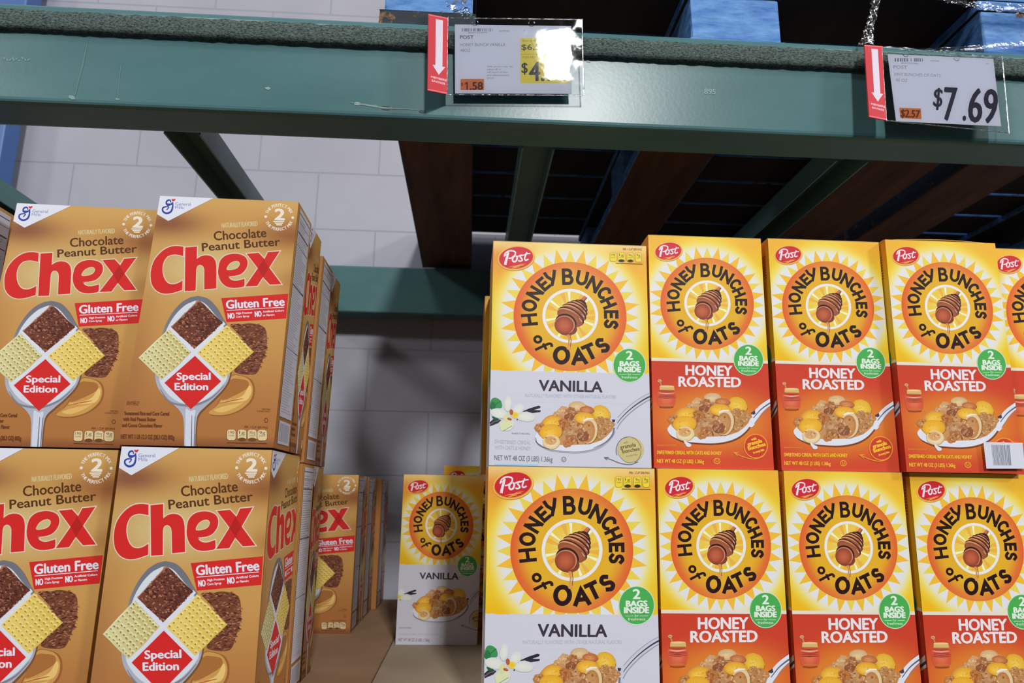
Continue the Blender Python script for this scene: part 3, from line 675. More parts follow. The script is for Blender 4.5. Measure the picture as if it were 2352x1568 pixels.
def chex_art():
    H = homography([(367.7, 449.8), (686, 463.6), (628.7, 1023), (272, 1020)], UNIT); a = Art()
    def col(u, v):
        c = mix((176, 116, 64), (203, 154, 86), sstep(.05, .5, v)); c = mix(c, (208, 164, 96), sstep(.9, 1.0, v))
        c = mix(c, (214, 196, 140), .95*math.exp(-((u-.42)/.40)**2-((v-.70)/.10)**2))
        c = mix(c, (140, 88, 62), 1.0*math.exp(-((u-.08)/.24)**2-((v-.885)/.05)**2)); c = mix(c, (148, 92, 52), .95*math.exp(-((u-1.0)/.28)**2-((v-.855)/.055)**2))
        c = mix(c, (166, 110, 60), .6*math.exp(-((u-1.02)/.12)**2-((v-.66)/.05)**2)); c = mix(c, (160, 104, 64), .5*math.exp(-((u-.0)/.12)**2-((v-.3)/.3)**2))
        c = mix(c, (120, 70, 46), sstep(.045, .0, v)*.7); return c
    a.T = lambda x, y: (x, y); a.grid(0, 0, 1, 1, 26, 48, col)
    a.src(H, 330, 440, 6.03)
    WH = (226, 229, 242)
    a.poly([(228, 52), (992, 84), (345, 402), (180, 305)], (150, 110, 70)); a.poly([(228, 48), (985, 84), (345, 394), (184, 302)], WH)
    BL = (52, 72, 160)
    a.stroke(cr([(380, 150), (368, 118), (330, 124), (316, 158), (345, 186), (400, 160)], 6), [14, 22, 24, 20], BL); a.stroke(cr([(405, 140), (404, 210), (380, 270), (320, 292), (270, 265), (268, 222), (310, 204), (350, 212), (320, 248)], 6), [16, 26, 26, 22, 16, 14], BL); a.stroke([(320, 168), (395, 172)], 18, BL)
    a.poly(cr([(388, 98), (412, 104), (444, 98), (436, 122), (412, 134), (394, 122)], 3, True), (214, 54, 60))
    a.text('General', (442, 188), (655, 192), 42, (110, 124, 180)); a.text('Mills', (438, 232), (556, 236), 38, (110, 124, 180))
    CW = (236, 228, 214)
    a.text('2', (1822, 378), (1948, 384), 142, CW, bold=10)
    for k, y in enumerate((402, 424, 446)): a.stroke([(1800+k*20, y), (1948-k*14, y+2)], 15, CW)
    a.arctext('THE PERFECT MIX', (1880, 345), 162, 142, 198, 342, 40, CW, bold=2); a.arctext('THE PERFECT MIX', (1880, 345), 200, 182, 160, 20, 40, CW, inside=True, bold=2)
    a.disc(1696, 338, 20, 18, CW, n=12); a.disc(2066, 352, 20, 18, CW, n=12)
    a.text('NATURALLY FLAVORED', (1088, 488), (1582, 462), 62, (212, 192, 140), bold=3)
    DB = (88, 52, 28)
    a.text('Chocolate', (985, 655), (1705, 608), 118, DB, bold=3.5); a.text('Peanut Butter', (822, 800), (1895, 722), 106, DB, bold=3.5)
    RED = (214, 44, 42)
    Cc = cr([(558, 742), (460, 730), (350, 750), (240, 820), (150, 930), (108, 1060), (105, 1170), (125, 1260), (190, 1340), (290, 1378), (400, 1370), (490, 1345), (543, 1328)], 4)+cr([(548, 1200), (480, 1235), (410, 1250), (340, 1230), (290, 1160), (268, 1060), (280, 960), (330, 880), (400, 850), (470, 848), (556, 866)], 4)
    Hc = [(585, 750), (748, 738), (745, 905)]+cr([(800, 870), (870, 855), (950, 872), (1000, 925), (1017, 1005)], 4)+[(1017, 1305), (850, 1318), (850, 1070)]+cr([(848, 1040), (830, 1003), (790, 985), (752, 1005), (738, 1050)], 4)+[(730, 1335), (580, 1342)]
    Ec = cr([(1405, 1172), (1402, 1268), (1340, 1290), (1240, 1297), (1150, 1275), (1080, 1210), (1045, 1120), (1045, 1030), (1070, 930), (1140, 862), (1240, 835), (1340, 842), (1420, 882), (1448, 950), (1430, 1030), (1370, 1100), (1290, 1130), (1182, 1140)], 4)+cr([(1182, 1140), (1215, 1182), (1290, 1200), (1405, 1172)], 4)[1:-1]
    Xc = [(1435, 835), (1600, 822), (1680, 905), (1730, 812), (1890, 800), (1745, 1020), (1915, 1245), (1755, 1252), (1660, 1150), (1580, 1270), (1415, 1278), (1590, 1030)]
    for q in (Cc, Hc, Ec, Xc): a.stroke(q, 26, (226, 208, 184), closed=True)
    for q in (Cc, Hc, Ec, Xc): a.poly(q, RED)
    hole = cr([(1165, 1048), (1190, 985), (1240, 948), (1300, 935), (1336, 962), (1318, 1012), (1262, 1042)], 4, True)
    a.poly(hole, (206, 190, 136)); a.stroke(hole, 8, (230, 212, 176), closed=True)
    a.poly([(1668, 905), (1745, 1020), (1662, 1150), (1590, 1030)], (186, 36, 36))
    with sub(a, (270-330)*6.03, 6.03/4.126, (660-440)*6.03, 6.03/4.126): chex_lower(a, RED, WH)
    return a
def chex_lower(a, RED, WH):
    R = random.Random(11)
    a.poly([(990, 76), (1622, 32), (1602, 262), (1040, 300)], RED)
    a.text('Gluten Free', (1040, 175), (1586, 143), 78, WH, bold=4); a.stroke([(1040, 191), (1582, 158)], 6, WH)
    a.text('NO', (1056, 268), (1116, 264), 50, WH, bold=3); a.text('High Fructose', (1132, 226), (1282, 216), 18, WH, bold=1); a.text('Corn Syrup', (1132, 258), (1254, 250), 18, WH, bold=1)
    a.text('NO', (1310, 249), (1370, 245), 50, WH, bold=3); a.text('Artificial Colors', (1384, 210), (1580, 196), 18, WH, bold=1); a.text('or Flavors', (1384, 244), (1492, 236), 18, WH, bold=1)
    # grated chocolate
    shreds = cr([(1075, 325), (1180, 320), (1270, 310), (1400, 350), (1420, 480), (1405, 590), (1370, 680), (1340, 760), (1290, 795), (1150, 785), (1120, 740), (1270, 600), (1180, 440)], 3, True)
    a.poly(shreds, (118, 68, 44))
    a.inc = .1
    for i in range(330):
        t = R.random(); y = 318+470*t
        xl = np.interp(y, [318, 400, 600, 740, 790], [1060, 1150, 1250, 1125, 1140]); xr = np.interp(y, [318, 360, 480, 600, 690, 760, 790], [1330, 1400, 1425, 1410, 1375, 1345, 1290])
        x = R.uniform(xl, xr); l = R.uniform(18, 42); an = R.uniform(-.6, .5); a.stroke([(x-l/2, y-an*l/2), (x, y-4), (x+l/2, y+an*l/2)], [4, 11, 4], mix((70, 34, 28), (186, 126, 94), R.random()**1.2))
    a.inc = 1
    # peanut butter swirl
    a.poly(cr([(880, 1175), (1000, 1195), (1160, 1150), (1280, 1050), (1308, 930), (1270, 840), (1160, 800), (1090, 805), (1040, 900), (950, 1080)], 5, True), (158, 98, 52))
    a.poly(cr([(870, 1168), (1000, 1186), (1150, 1142), (1262, 1042), (1290, 930), (1250, 842), (1160, 806), (1090, 812), (1050, 900), (960, 1080)], 5, True), (206, 156, 84))
    a.poly(cr([(1075, 850), (1160, 838), (1240, 858), (1240, 920), (1140, 985), (1010, 1040), (990, 1000)], 5, True), (172, 112, 58)); a.poly(cr([(980, 1060), (1120, 1030), (1200, 990), (1255, 900), (1275, 950), (1230, 1040), (1100, 1060)], 5, True), (236, 198, 120)); a.poly(cr([(920, 1140), (1020, 1100), (1160, 1070), (1200, 1060), (1110, 1120), (1000, 1160)], 5, True), (228, 186, 108)); a.stroke(cr([(960, 1075), (1100, 1045), (1200, 1025)], 5), [4, 12, 4], (186, 96, 50))
    # spoon
    out = cr([(770, 55), (860, 78), (930, 140), (985, 230), (1040, 330), (1075, 480), (1085, 640), (1072, 800), (1030, 905), (940, 1010), (840, 1105), (775, 1175), (752, 1270), (740, 1502)], 4)+cr([(636, 1502), (634, 1260), (604, 1160), (510, 1065), (425, 985), (375, 890), (362, 760), (385, 600), (430, 420), (470, 310), (540, 195), (620, 112), (700, 68)], 4)
    a.poly([(x+12, y+14) for x, y in out], (126, 84, 50)); a.poly(out, lambda x, y: mix((116, 118, 128), (178, 182, 196), sstep(100, 1000, y)))
    a.poly(cr([(640, 150), (700, 118), (760, 100), (840, 130), (930, 230), (1010, 330), (1050, 500), (1050, 800), (1000, 900), (900, 1000), (800, 1060), (720, 1080), (620, 1075), (520, 1020), (440, 930), (400, 830), (410, 600), (470, 380), (550, 240)], 4, True), (216, 224, 236))
    a.stroke(cr([(410, 940), (500, 1060), (640, 1095), (760, 1085), (900, 1020), (1020, 900)], 5), [6, 20, 24, 20, 6], (130, 134, 148))
    a.poly(cr([(655, 1130), (700, 1150), (745, 1140), (735, 1240), (720, 1500), (652, 1500), (650, 1260)], 4, True), (212, 218, 232)); a.stroke([(712, 1190), (706, 1500)], [6, 14], (120, 124, 140)); a.stroke([(742, 1200), (732, 1500)], 7, (110, 112, 126))
    for q in ([(505, 345), (742, 585), (1012, 850)], [(425, 872), (742, 585), (1020, 305)]): a.stroke(q, 32, (222, 226, 238))
    def square(P, c0, c1, seed):
        q = random.Random(seed); m = []
        for i in range(4):
            p0, p1 = np.array(P[i], float), np.array(P[(i+1) % 4], float)
            for k in range(5): m.append(tuple(p0+(p1-p0)*k/5+np.array([q.uniform(-5, 5), q.uniform(-5, 5)])))
        x0 = min(p[0] for p in P); x1 = max(p[0] for p in P); a.poly(m, lambda x, y: mix(c0, c1, sstep(x0, x1, x)))
        return lambda s, t: tuple(np.array(P[0])*(1-s)*(1-t)+np.array(P[1])*s*(1-t)+np.array(P[2])*s*t+np.array(P[3])*(1-s)*t)
    B = square([(780, 92), (1005, 308), (740, 555), (515, 350)], (122, 70, 54), (92, 48, 38), 1)
    a.inc = .1
    for i in range(420):
        s, t = R.random(), R.random(); x, y = B(s, t); c = mix((66, 30, 30), (196, 130, 96), R.random()**1.6)
        a.disc(x, y, R.uniform(5, 15), R.uniform(4, 8), c, rot=R.uniform(-40, 60), n=7)
    a.inc = 1
    a.stroke([(515, 350), (780, 94)], [6, 16, 10], (186, 126, 96))
    for P, c0, c1, hc, sd in (([(495, 370), (705, 590), (430, 855), (205, 645)], (222, 216, 164), (200, 184, 110), (134, 124, 62), 2), ([(1045, 330), (1295, 580), (1010, 835), (765, 590)], (236, 212, 116), (222, 190, 84), (168, 122, 44), 3)):
        S = square(P, c0, c1, sd); N = 8; a.inc = .1
        for i in range(N):
            for j in range(N):
                s, t = (i+.5+R.uniform(-.15, .15))/N, (j+.5+R.uniform(-.15, .15))/N; x, y = S(s, t)
                a.disc(x+4, y-10, 20, 12, mix(c0, (250, 244, 206), .25), rot=20, n=9); a.disc(x, y, R.uniform(7, 13), R.uniform(5, 9), mix(hc, c1, R.uniform(0, .45)), rot=R.uniform(10, 60), n=9)
        a.inc = 1; e = [S(0, k/6) for k in range(7)]; a.stroke(e, [5, 12, 5], mix(c0, (250, 244, 210), .5))
    a.poly([(742, 620), (990, 862), (702, 1132), (452, 880)], RED)
    a.text('Special', (570, 850), (888, 846), 66, WH, bold=4); a.text('Edition', (552, 948), (864, 946), 66, WH, bold=4)
    T = (112, 64, 36)
    a.text('ENLARGED TO', (95, 1078), (212, 1080), 20, T); a.text('SHOW DETAIL', (88, 1096), (205, 1098), 18, T)
    for t, x1, y in (('Sweetened Rice and Corn Cereal', 495, 1192), ('with Real Peanut Butter', 370, 1248), ('and Cocoa Chocolate Flavor', 430, 1308)): a.text(t, (70-(y-1192)*.2, y), (x1, y+2), 34, T, bold=2)
    a.text('NET WT 1 LB 12.3 OZ (28.3 OZ) 802g', (35, 1422), (545, 1428), 42, T, bold=2)
    a.text('KEEP FRESH', (1375, 1130), (1450, 1134), 13, T); a.text('CLOSE BAG TIGHTLY', (1325, 1150), (1450, 1153), 13, T); a.ring(1413, 1232, 18, 22, 5, T, n=18); a.text('PER 1 CUP SERVING', (1208, 1308), (1428, 1312), 20, T)
    pods(a, [(1040, 1130), (1140, 1230), (1234, 1328), (1326, 1425)], 1322, 1432, (222, 204, 158), (140, 96, 56), (110, 70, 44), (1, 2))
    a.stroke([(1045, 1452), (1420, 1458)], 6, T)

def nutrition_art(front):
    """side panel: white facts column near the front edge, picture behind it"""
    base = front.remap(lambda u: .52+u*.62)
    a = Art(); a.T = lambda x, y: (x, y)
    a.grid(0, 0, .56, 1, 4, 20, lambda u, v: mix((170, 112, 62), (200, 150, 84), sstep(0, .6, v))); a.l = base.l+1
    b = Art(); b.T = lambda x, y: (x, y); b.l = base.l+200
    W = (208, 208, 222); K = (70, 66, 74); b.grid(.06, .125, .47, .985, 1, 1, W)
    for v, w in ((.965, .004), (.93, .002), (.885, .006), (.83, .004), (.66, .008), (.40, .004)): b.stroke([(.07, v), (.46, v)], w, K)
    q = random.Random(4); v = .955
    while v > .15:
        v -= .0105
        b.inc = .2; b.stroke([(.08, v), (.08+q.uniform(.18, .37), v)], .0032, (172, 171, 184) if v < .66 else (150, 149, 162))
    b.grid(.08, .02, .46, .11, 1, 1, (206, 206, 218))
    for i in range(18): b.stroke([(.12+i*.017, .03), (.12+i*.017, .10)], q.choice((.004, .008)), (120, 116, 128))
    o = Art()
    for s in (a, base, b):
        k = len(o.V); o.V += s.V; o.C += s.C; o.F += [tuple(i+k for i in f) for f in s.F]
    o.l = b.l
    return o
def oats_side_art(roasted):
    a = Art(); a.T = lambda x, y: (x, y); yb = .46 if roasted else .42
    a.grid(0, yb, 1, 1, 8, 14, lambda u, v: mix((232, 190, 44), (238, 152, 50), sstep(.75, 1, v)))
    a.grid(0, 0, 1, yb, 8, 8, (lambda u, v: mix((190, 52, 40), (206, 80, 44), v)) if roasted else (210, 212, 224))
    a.grid(0, yb-.004, 1, yb+.008, 1, 1, (226, 220, 206))
    a.disc(.62, yb+.02, .30, .085, (70, 166, 78), n=30)
    for k in range(9): a.stroke([(.70, .93-k*.012), (.92, .93-k*.012)], .003, (120, 84, 24))
    a.stroke([(.55, .16), (.98, .27)], [.03, .045], (216, 220, 232)); a.stroke([(.58, .165), (.99, .268)], .012, (70, 70, 90))
    return a

# ------------------------------------------------------------------ the setting
WALL_Y = 1.33
_z = [onY(930, y, WALL_Y)[2] for y in (405, 553, 812, 953, 1093)]
BLK_H = (_z[0]-_z[4])/5; BLK_W = 2*BLK_H; BLK_Z0 = _z[4]; BLK_X0 = onY(982, 1020, WALL_Y)[0]-BLK_W/2
BLOCK = block_mat()
FLOOR_Z = -1.75
bm = bmesh.new(); add_box(bm, (-8, WALL_Y, FLOOR_Z), (8, WALL_Y+.2, 5.5)); tag(bm_obj('wall_back', bm, BLOCK), kind='structure')
bm = bmesh.new(); add_box(bm, (-8, -14, FLOOR_Z-.1), (8, WALL_Y+.2, FLOOR_Z)); tag(bm_obj('floor', bm, CONCRETE), kind='structure')

# ------------------------------------------------------------------ the rack
def rounded(prof, r, k=4):
    out = []; N = len(prof)
    for i in range(N):
        p0, p, p1 = (np.array(prof[j % N], float) for j in (i-1, i, i+1))
        a = (p0-p)/np.linalg.norm(p0-p); b = (p1-p)/np.linalg.norm(p1-p)
        A, B = p+a*r, p+b*r
        for j in range(k+1):
            t = j/k; out.append(tuple(A*(1-t)**2+2*p*t*(1-t)+B*t*t))
    return out
BEAM_PROF = [(-.02, .52), (.06, .52), (.06, .692), (-.009, .692), (-.02, .676)]
bm = bmesh.new(); extrude_x(bm, list(reversed(rounded(BEAM_PROF, .0085))), -1.75, 2.6, 1)
fb = bm_obj('rack_beam', bm, GREEN, smooth=False)
tag(fb, 'scuffed green steel rack beam running across the top with the price tags', 'beam')
bm = bmesh.new(); q = random.Random(3); n = 520; rows = []
for i in range(n+1):
    x = -1.75+4.35*i/n; j = lambda: q.uniform(-.0009, .0009)
    rows.append([bm.verts.new(p) for p in ((x, -.019, .637+j()), (x, -.0285+j(), .6375+j()), (x, -.0305+j(), .644), (x, -.0305+j(), .662), (x, -.0285+j(), .6685+j()), (x, -.019, .669+j()))])
for i in range(n):
    for k in range(5): bm.faces.new((rows[i][k], rows[i][k+1], rows[i+1][k+1], rows[i+1][k]))
bmesh.ops.recalc_face_normals(bm, faces=bm.faces)
fs = bm_obj('foam_strip', bm, FOAM, fb, smooth=True); fs['label'] = 'rough grey-green foam strip'
# chips and scrapes in the paint of the front face, and the stamped figures
sc = Art(); sc.T = lambda x, y: (x/2352, y)
def face_uv(x, y):
    p = onY(x, y, -.02); return (p[0]+1.75)/3.5, (p[2]-.52)/.15
sc.T = face_uv
for x, y, r, c in [(885, 247, 7, (58, 62, 66)), (862, 244, 4, (120, 134, 132)), (905, 249, 3, (66, 72, 74)), (820, 238, 5, (150, 172, 170)), (970, 256, 5, (60, 74, 76)), (615, 203, 5, (136, 164, 162)), (1352, 141, 3, (200, 216, 216)), (165, 224, 6, (128, 158, 158)), (270, 228, 3, (140, 168, 168))]:
    sc.disc(x, y, r*1.6, r*.7, c, rot=8, n=9, wob=.3, seed=x)
sc.stroke([(805, 236), (840, 241), (880, 248), (960, 252)], [1, 4, 3, 1], (124, 146, 142)); sc.stroke([(204, 85), (190, 150), (172, 220)], [1, 5, 3], (88, 126, 126)); sc.stroke([(278, 150), (270, 228)], 2, (92, 130, 130))
sc.text('895', (1617, 216), (1643, 217), 12, (150, 176, 174))
for i in range(9): sc.stroke([(8+i*7, 132+(i % 3)*4), (12+i*7, 136+(i % 2)*4)], 2.5, (132, 160, 160))
tagm = sc.mesh('paint_scuff', [(-1.75, -.0205, .52), (1.75, -.0205, .52), (1.75, -.0205, .67), (-1.75, -.0205, .67)], make_print('scuff_ink', .6, .3), lift=0)
link_mesh('paint_scuff', tagm, fb)
bm = bmesh.new(); extrude_x(bm, list(reversed(rounded([(1.22, .52), (1.295, .52), (1.295, .672), (1.22, .672)], .006))), -1.53, 2.6)
tag(bm_obj('rack_beam', bm, GREEN), 'dark green rear rack beam in front of the block wall', 'beam')
def crossbar(x0, x1, label):
    bm = bmesh.new()
    extrude_y(bm, [(x0, .520), (x0+.003, .520), (x0+.003, .560), (x1-.003, .560), (x1-.003, .520), (x1, .520), (x1, .563), (x0, .563)], .062, 1.218)
    tag(bm_obj('rack_crossbar', bm, GREEN), label, 'crossbar', 'crossbars between the front and rear beams')
crossbar(-1.035, -.975, 'green crossbar half hidden behind the leftmost brown cereal boxes')
crossbar(-.532, -.474, 'dark green crossbar slanting behind the upper brown boxes before the white wall')
crossbar(.045, .100, 'dark crossbar under the pallet left of its centre runner board')
crossbar(.578, .635, 'dark crossbar under the pallet right of its centre runner board')
bm = bmesh.new(); add_box(bm, (-1.63, 1.20, FLOOR_Z), (-1.535, 1.28, 3.2), .004); tag(bm_obj('rack_post', bm, DARKBLUE), 'blue steel rack upright at the left edge beside the white wall', 'post')
bm = bmesh.new(); add_box(bm, (-1.5, -.02, -.40), (1.75, 1.3, -.3645)); tag(bm_obj('shelf_deck', bm, WOOD), 'wooden shelf deck under the cardboard sheets and cereal boxes', 'shelf')
for x0, x1, z, m, lb in ((-1.25, -.1765, -.3388, CARD, 'brown cardboard sheet lying under the brown cereal boxes'), (-.1745, .2385, -.3378, CARDG, 'pale cardboard sheet lying under the white vanilla cereal boxes'), (.2395, 1.6, -.3556, CARD, 'cardboard sheet lying under the row of red and yellow boxes')):
    bm = bmesh.new(); add_box(bm, (x0, -.015, -.3642), (x1, 1.215, z), .0015); tag(bm_obj('cardboard_sheet', bm, m), lb, 'cardboard sheet')

# ------------------------------------------------------------------ the blue pallet above
pal = tag(empty('pallet', (.4, .03, .692)), 'worn blue wooden pallet resting on the green beams above the cereal', 'pallet')
def ppart(name, lo, hi, two=False, jitter=0):
    bm = bmesh.new(); o = Vector(pal.location); lo = Vector(lo)-o; hi = Vector(hi)-o
    add_box(bm, lo, hi, .003, seg=2)
    if jitter:
        for v in bm.verts: v.co += Vector((random.uniform(-jitter, jitter), random.uniform(-jitter, jitter), random.uniform(-jitter, jitter)*.4))
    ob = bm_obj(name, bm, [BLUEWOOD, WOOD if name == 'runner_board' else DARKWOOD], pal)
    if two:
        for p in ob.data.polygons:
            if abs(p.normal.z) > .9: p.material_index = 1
    return ob
XB = [(-.195, -.036), (.322, .488), (.838, 1.0)]
for x0, x1 in XB:
    zt = .7395 if x0 < 0 else .716
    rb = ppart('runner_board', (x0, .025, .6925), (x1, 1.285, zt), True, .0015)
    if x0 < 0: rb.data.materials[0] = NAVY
    for y0 in (.032, .59, 1.14): ppart('block', (x0+.006, y0, zt+.0005), (x1-.006, y0+.14, .800), False, .002)
    ppart('stringer_board', (x0, .03, .8005), (x1, 1.285, .820), True)
for i in range(8): ppart('deck_board', (-.195, .03+i*.158, .8205), (1.0, .03+i*.158+.145, .842), True)
ppart('front_board', (.493, .03, .6925), (.834, .10, .712), True, .0015)
bm = bmesh.new(); add_box(bm, (-.2, .02, .8425), (1.005, 1.29, .850)); tag(bm_obj('deck_gap_blocker', bm, CARD), 'unseen cardboard sheet added on the blue pallet deck to block light', 'cardboard sheet')  # out of view; added to stop light falling through the deck gaps

p2 = pal.copy(); COL.objects.link(p2); p2.location = (1.655, .045, .692); p2['label'] = 'blue wooden pallet at the far right end of the beams'
for ch in list(pal.children):
    k = ch.copy(); COL.objects.link(k); k.parent = p2

def ribbon(bm, P, W, wid_dir, crump, seed, nw=5, sub_=8):
    q = random.Random(seed); C = cr(P, sub_) if len(P[0]) == 2 else None
    Q = [np.array(p, float) for p in P]; pts = []
    for i in range(len(Q)-1):
        for j in range(sub_): t = j/sub_; pts.append(Q[i]*(1-t)+Q[i+1]*t)
    pts.append(Q[-1]); N = len(pts); rows = []
    for i, p in enumerate(pts):
        w = np.interp(i/(N-1), np.linspace(0, 1, len(W)), W)
        rows.append([bm.verts.new(p+np.array(wid_dir)*w*(k/nw-.5)+np.array([q.uniform(-1, 1)*crump*.6, q.uniform(-1, 1)*crump, q.uniform(-1, 1)*crump*.6])) for k in range(nw+1)])
    for i in range(N-1):
        for k in range(nw): bm.faces.new((rows[i][k], rows[i+1][k], rows[i+1][k+1], rows[i][k+1]))
P3 = lambda x, y, Y: tuple(onY(x, y, Y))
bm = bmesh.new()
ribbon(bm, [P3(2016, -20, .0), P3(2004, 40, -.012), P3(1996, 75, -.022), P3(1990, 104, -.030)], [.020, .016, .020, .030], (1, .3, .1), .003, 1)
tag(bm_obj('stretch_wrap_tail', bm, WRAP, smooth=True), 'twisted clear stretch wrap hanging down to the right price tag', 'plastic wrap')
bm = bmesh.new()
ribbon(bm, [P3(1036, -15, -.0), P3(1050, 18, -.015), P3(1066, 26, -.02), P3(1078, 34, -.028), P3(1096, 42, -.034)], [.03, .028, .020, .005, .003], (.8, .2, .6), .003, 2)
tag(bm_obj('stretch_wrap_tail', bm, WRAP, smooth=True), 'short clear stretch wrap tail over the left blue pallet block', 'plastic wrap')
bm = bmesh.new()
ribbon(bm, [P3(2120, -8, .02), P3(2210, 6, .015), P3(2290, 18, .015), P3(2400, 26, .015)], [.004, .014, .022, .03], (0, .3, 1), .0025, 3, nw=8, sub_=12)
tag(bm_obj('stretch_wrap_band', bm, WRAP, smooth=True), 'shiny bunched stretch wrap band across the upper right pallet opening', 'plastic wrap')
bm = bmesh.new()
ribbon(bm, [P3(2010, 108, .02), P3(2110, 116, .018), P3(2230, 112, .018), P3(2400, 96, .018)], [.008, .012, .014, .02], (0, .4, 1), .001, 4)
tag(bm_obj('stretch_wrap_band', bm, WRAP, smooth=True), 'thin stretch wrap sagging along the beam behind the right price tag', 'plastic wrap')

# ------------------------------------------------------------------ price tags
def price_sign(label, sl, card, fl, art_card, art_flag, yt, yb, depth_fl, yaw=0):
    Yat = lambda k: (yt if k < 2 else yb)-(yaw if k in (1, 2) else 0)            # TL, TR on top; BR, BL below
    c = [np.array(P3(x, y, Yat(i))) for i, (x, y) in enumerate(card)]
    s = [np.array(P3(x, y, Yat(i)-.0012)) for i, (x, y) in enumerate(sl)]
    root = tag(empty('price_tag', tuple((s[2]+s[3])/2)), label, 'price tag', 'price tags on the green beam'); o = np.array(root.location)
    q4 = lambda c: [c[3]-o, c[2]-o, c[1]-o, c[0]-o]
    n = np.cross(c[2]-c[3], c[0]-c[3]); n /= np.linalg.norm(n)
    bm = bmesh.new(); f = [bm.verts.new(p-o) for p in c]; b = [bm.verts.new(p-o-n*.0004) for p in c]
    bm.faces.new((f[3], f[2], f[1], f[0])); bm.faces.new((b[0], b[1], b[2], b[3]))
    for i in range(4): bm.faces.new((f[i], f[(i+1) % 4], b[(i+1) % 4], b[i]))
    bmesh.ops.recalc_face_normals(bm, faces=bm.faces)
    pc = bm_obj('paper_card', bm, plain('card_white', (214, 218, 234), .7), root)
    link_mesh('card_print', art_card.mesh('card_print', q4(c), PAPER, .00005), pc)
    # clear sleeve: gently wavy front sheet with a welded rim
    bm = bmesh.new(); N, Mz = 26, 14; q = random.Random(len(label)); ph = q.uniform(0, 6)
    g = []
    for j in range(Mz+1):
        for i in range(N+1):
            u, v = i/N, j/Mz
            p = s[3]*(1-u)*(1-v)+s[2]*u*(1-v)+s[1]*u*v+s[0]*(1-u)*v
            e = min(u, 1-u, v, 1-v)
            p = p+n*(.0011*min(1, e*8)+.00022*math.sin(u*9+ph+v*3)*min(1, e*6)+.0005*math.sin(u*37+v*21)*max(0, .12-e)/.12)
            g.append(bm.verts.new(p-o))
    for j in range(Mz):
        for i in range(N):
            a = j*(N+1)+i; bm.faces.new((g[a], g[a+1], g[a+N+2], g[a+N+1]))
    bm_obj('clear_sleeve', bm, SLEEVE, root, smooth=True)
    bm = bmesh.new(); R_ = .0010
    for i in range(4):
        p0, p1 = s[i]-o, s[(i+1) % 4]-o; d = (p1-p0)/np.linalg.norm(p1-p0); t = np.cross(d, n)
        ring = []
        for p in (p0-d*R_, p1+d*R_): ring.append([bm.verts.new(p+t*R_*math.cos(a)+n*R_*.8*math.sin(a)) for a in (0, 1.05, 2.1, 3.14, 4.2, 5.2)])
        for k in range(6): bm.faces.new((ring[0][k], ring[1][k], ring[1][(k+1) % 6], ring[0][(k+1) % 6]))
    for t in (.20, .62):
        p = s[0]*(1-t)+s[1]*t-o+(s[3]-s[0])*.055+n*.0006; ex = (s[1]-s[0])/np.linalg.norm(s[1]-s[0]); ey = (s[0]-s[3])/np.linalg.norm(s[0]-s[3])
        A = [bm.verts.new(p+(ex*math.cos(a)+ey*math.sin(a))*.0052) for a in np.linspace(0, 6.283, 17)[:-1]]; B = [bm.verts.new(p+n*.0008+(ex*math.cos(a)+ey*math.sin(a))*.0036) for a in np.linspace(0, 6.283, 17)[:-1]]
        for k in range(16): bm.faces.new((A[k], A[(k+1) % 16], B[(k+1) % 16], B[k]))
    bm_obj('sleeve_rim', bm, WRAP, root, smooth=True)
    f_ = [np.array(P3(*fl[0], depth_fl)), np.array(P3(*fl[1], yt-.001)), np.array(P3(*fl[2], yb-.001)), np.array(P3(*fl[3], depth_fl))]
    nf = np.cross(f_[2]-f_[1], f_[0]-f_[1]); rd = ray(*fl[3]); f_[3] = CAM_P+rd*(nf@(f_[1]-CAM_P))/(nf@rd)
    nf = np.cross(f_[2]-f_[3], f_[0]-f_[3]); nf /= np.linalg.norm(nf)
    bm = bmesh.new(); NU_, NV_ = 6, 10; G = []
    for off in (0, .0012):
        G.append([[bm.verts.new(f_[3]*(1-u)*(1-v)+f_[2]*u*(1-v)+f_[1]*u*v+f_[0]*(1-u)*v-o-nf*off) for u in np.linspace(0, 1, NU_+1)] for v in np.linspace(0, 1, NV_+1)])
    for g_ in G:
        for j in range(NV_):
            for i in range(NU_): bm.faces.new((g_[j][i], g_[j][i+1], g_[j+1][i+1], g_[j+1][i]))
    bd = [(0, i) for i in range(NU_)]+[(j, NU_) for j in range(NV_)]+[(NV_, i) for i in range(NU_, 0, -1)]+[(j, 0) for j in range(NV_, 0, -1)]
    for k in range(len(bd)):
        (j0, i0), (j1, i1) = bd[k], bd[(k+1) % len(bd)]; bm.faces.new((G[0][j0][i0], G[1][j0][i0], G[1][j1][i1], G[0][j1][i1]))
    bmesh.ops.recalc_face_normals(bm, faces=bm.faces)
    ff = bm_obj('red_flag', bm, plain('red_vinyl', (206, 62, 72), .5, 0, .12), root); ff['label'] = 'red folded flag with a white arrow'
    link_mesh('arrow_print', art_flag.mesh('arrow_print', q4(f_), FLAGM, .0005), ff)
    return root
def flag_art(px, k=1):
    """white down arrow and two small lines, in the flag's own frame"""
    a = Art(); a.T = lambda x, y: (x, 1-y)
    a.grid(0, 0, 1, 1, 6, 10, (210, 64, 74)); W = (226, 216, 232)
    a.poly([(.37, .05), (.73, .05), (.73, .655), (.88, .655), (.55, .77), (.22, .655), (.37, .655)], W)
    a.text('MEMBERS', (.16, .825), (.95, .835), .022, (236, 180, 190), bold=.006); a.text('SAVINGS', (.20, .872), (.88, .882), .022, (236, 180, 190), bold=.006)
    a.stroke([(0, .012), (1, .012)], .012, (236, 130, 140)); a.stroke([(0, .985), (1, .985)], .012, (236, 130, 140))
    return a
c1 = [(1044.5, 56), (1312, 60), (1313, 215.5), (1045, 214.5)]
a1 = Art(); a1.src(homography(c1, UNIT), 960, 20, 5.6)
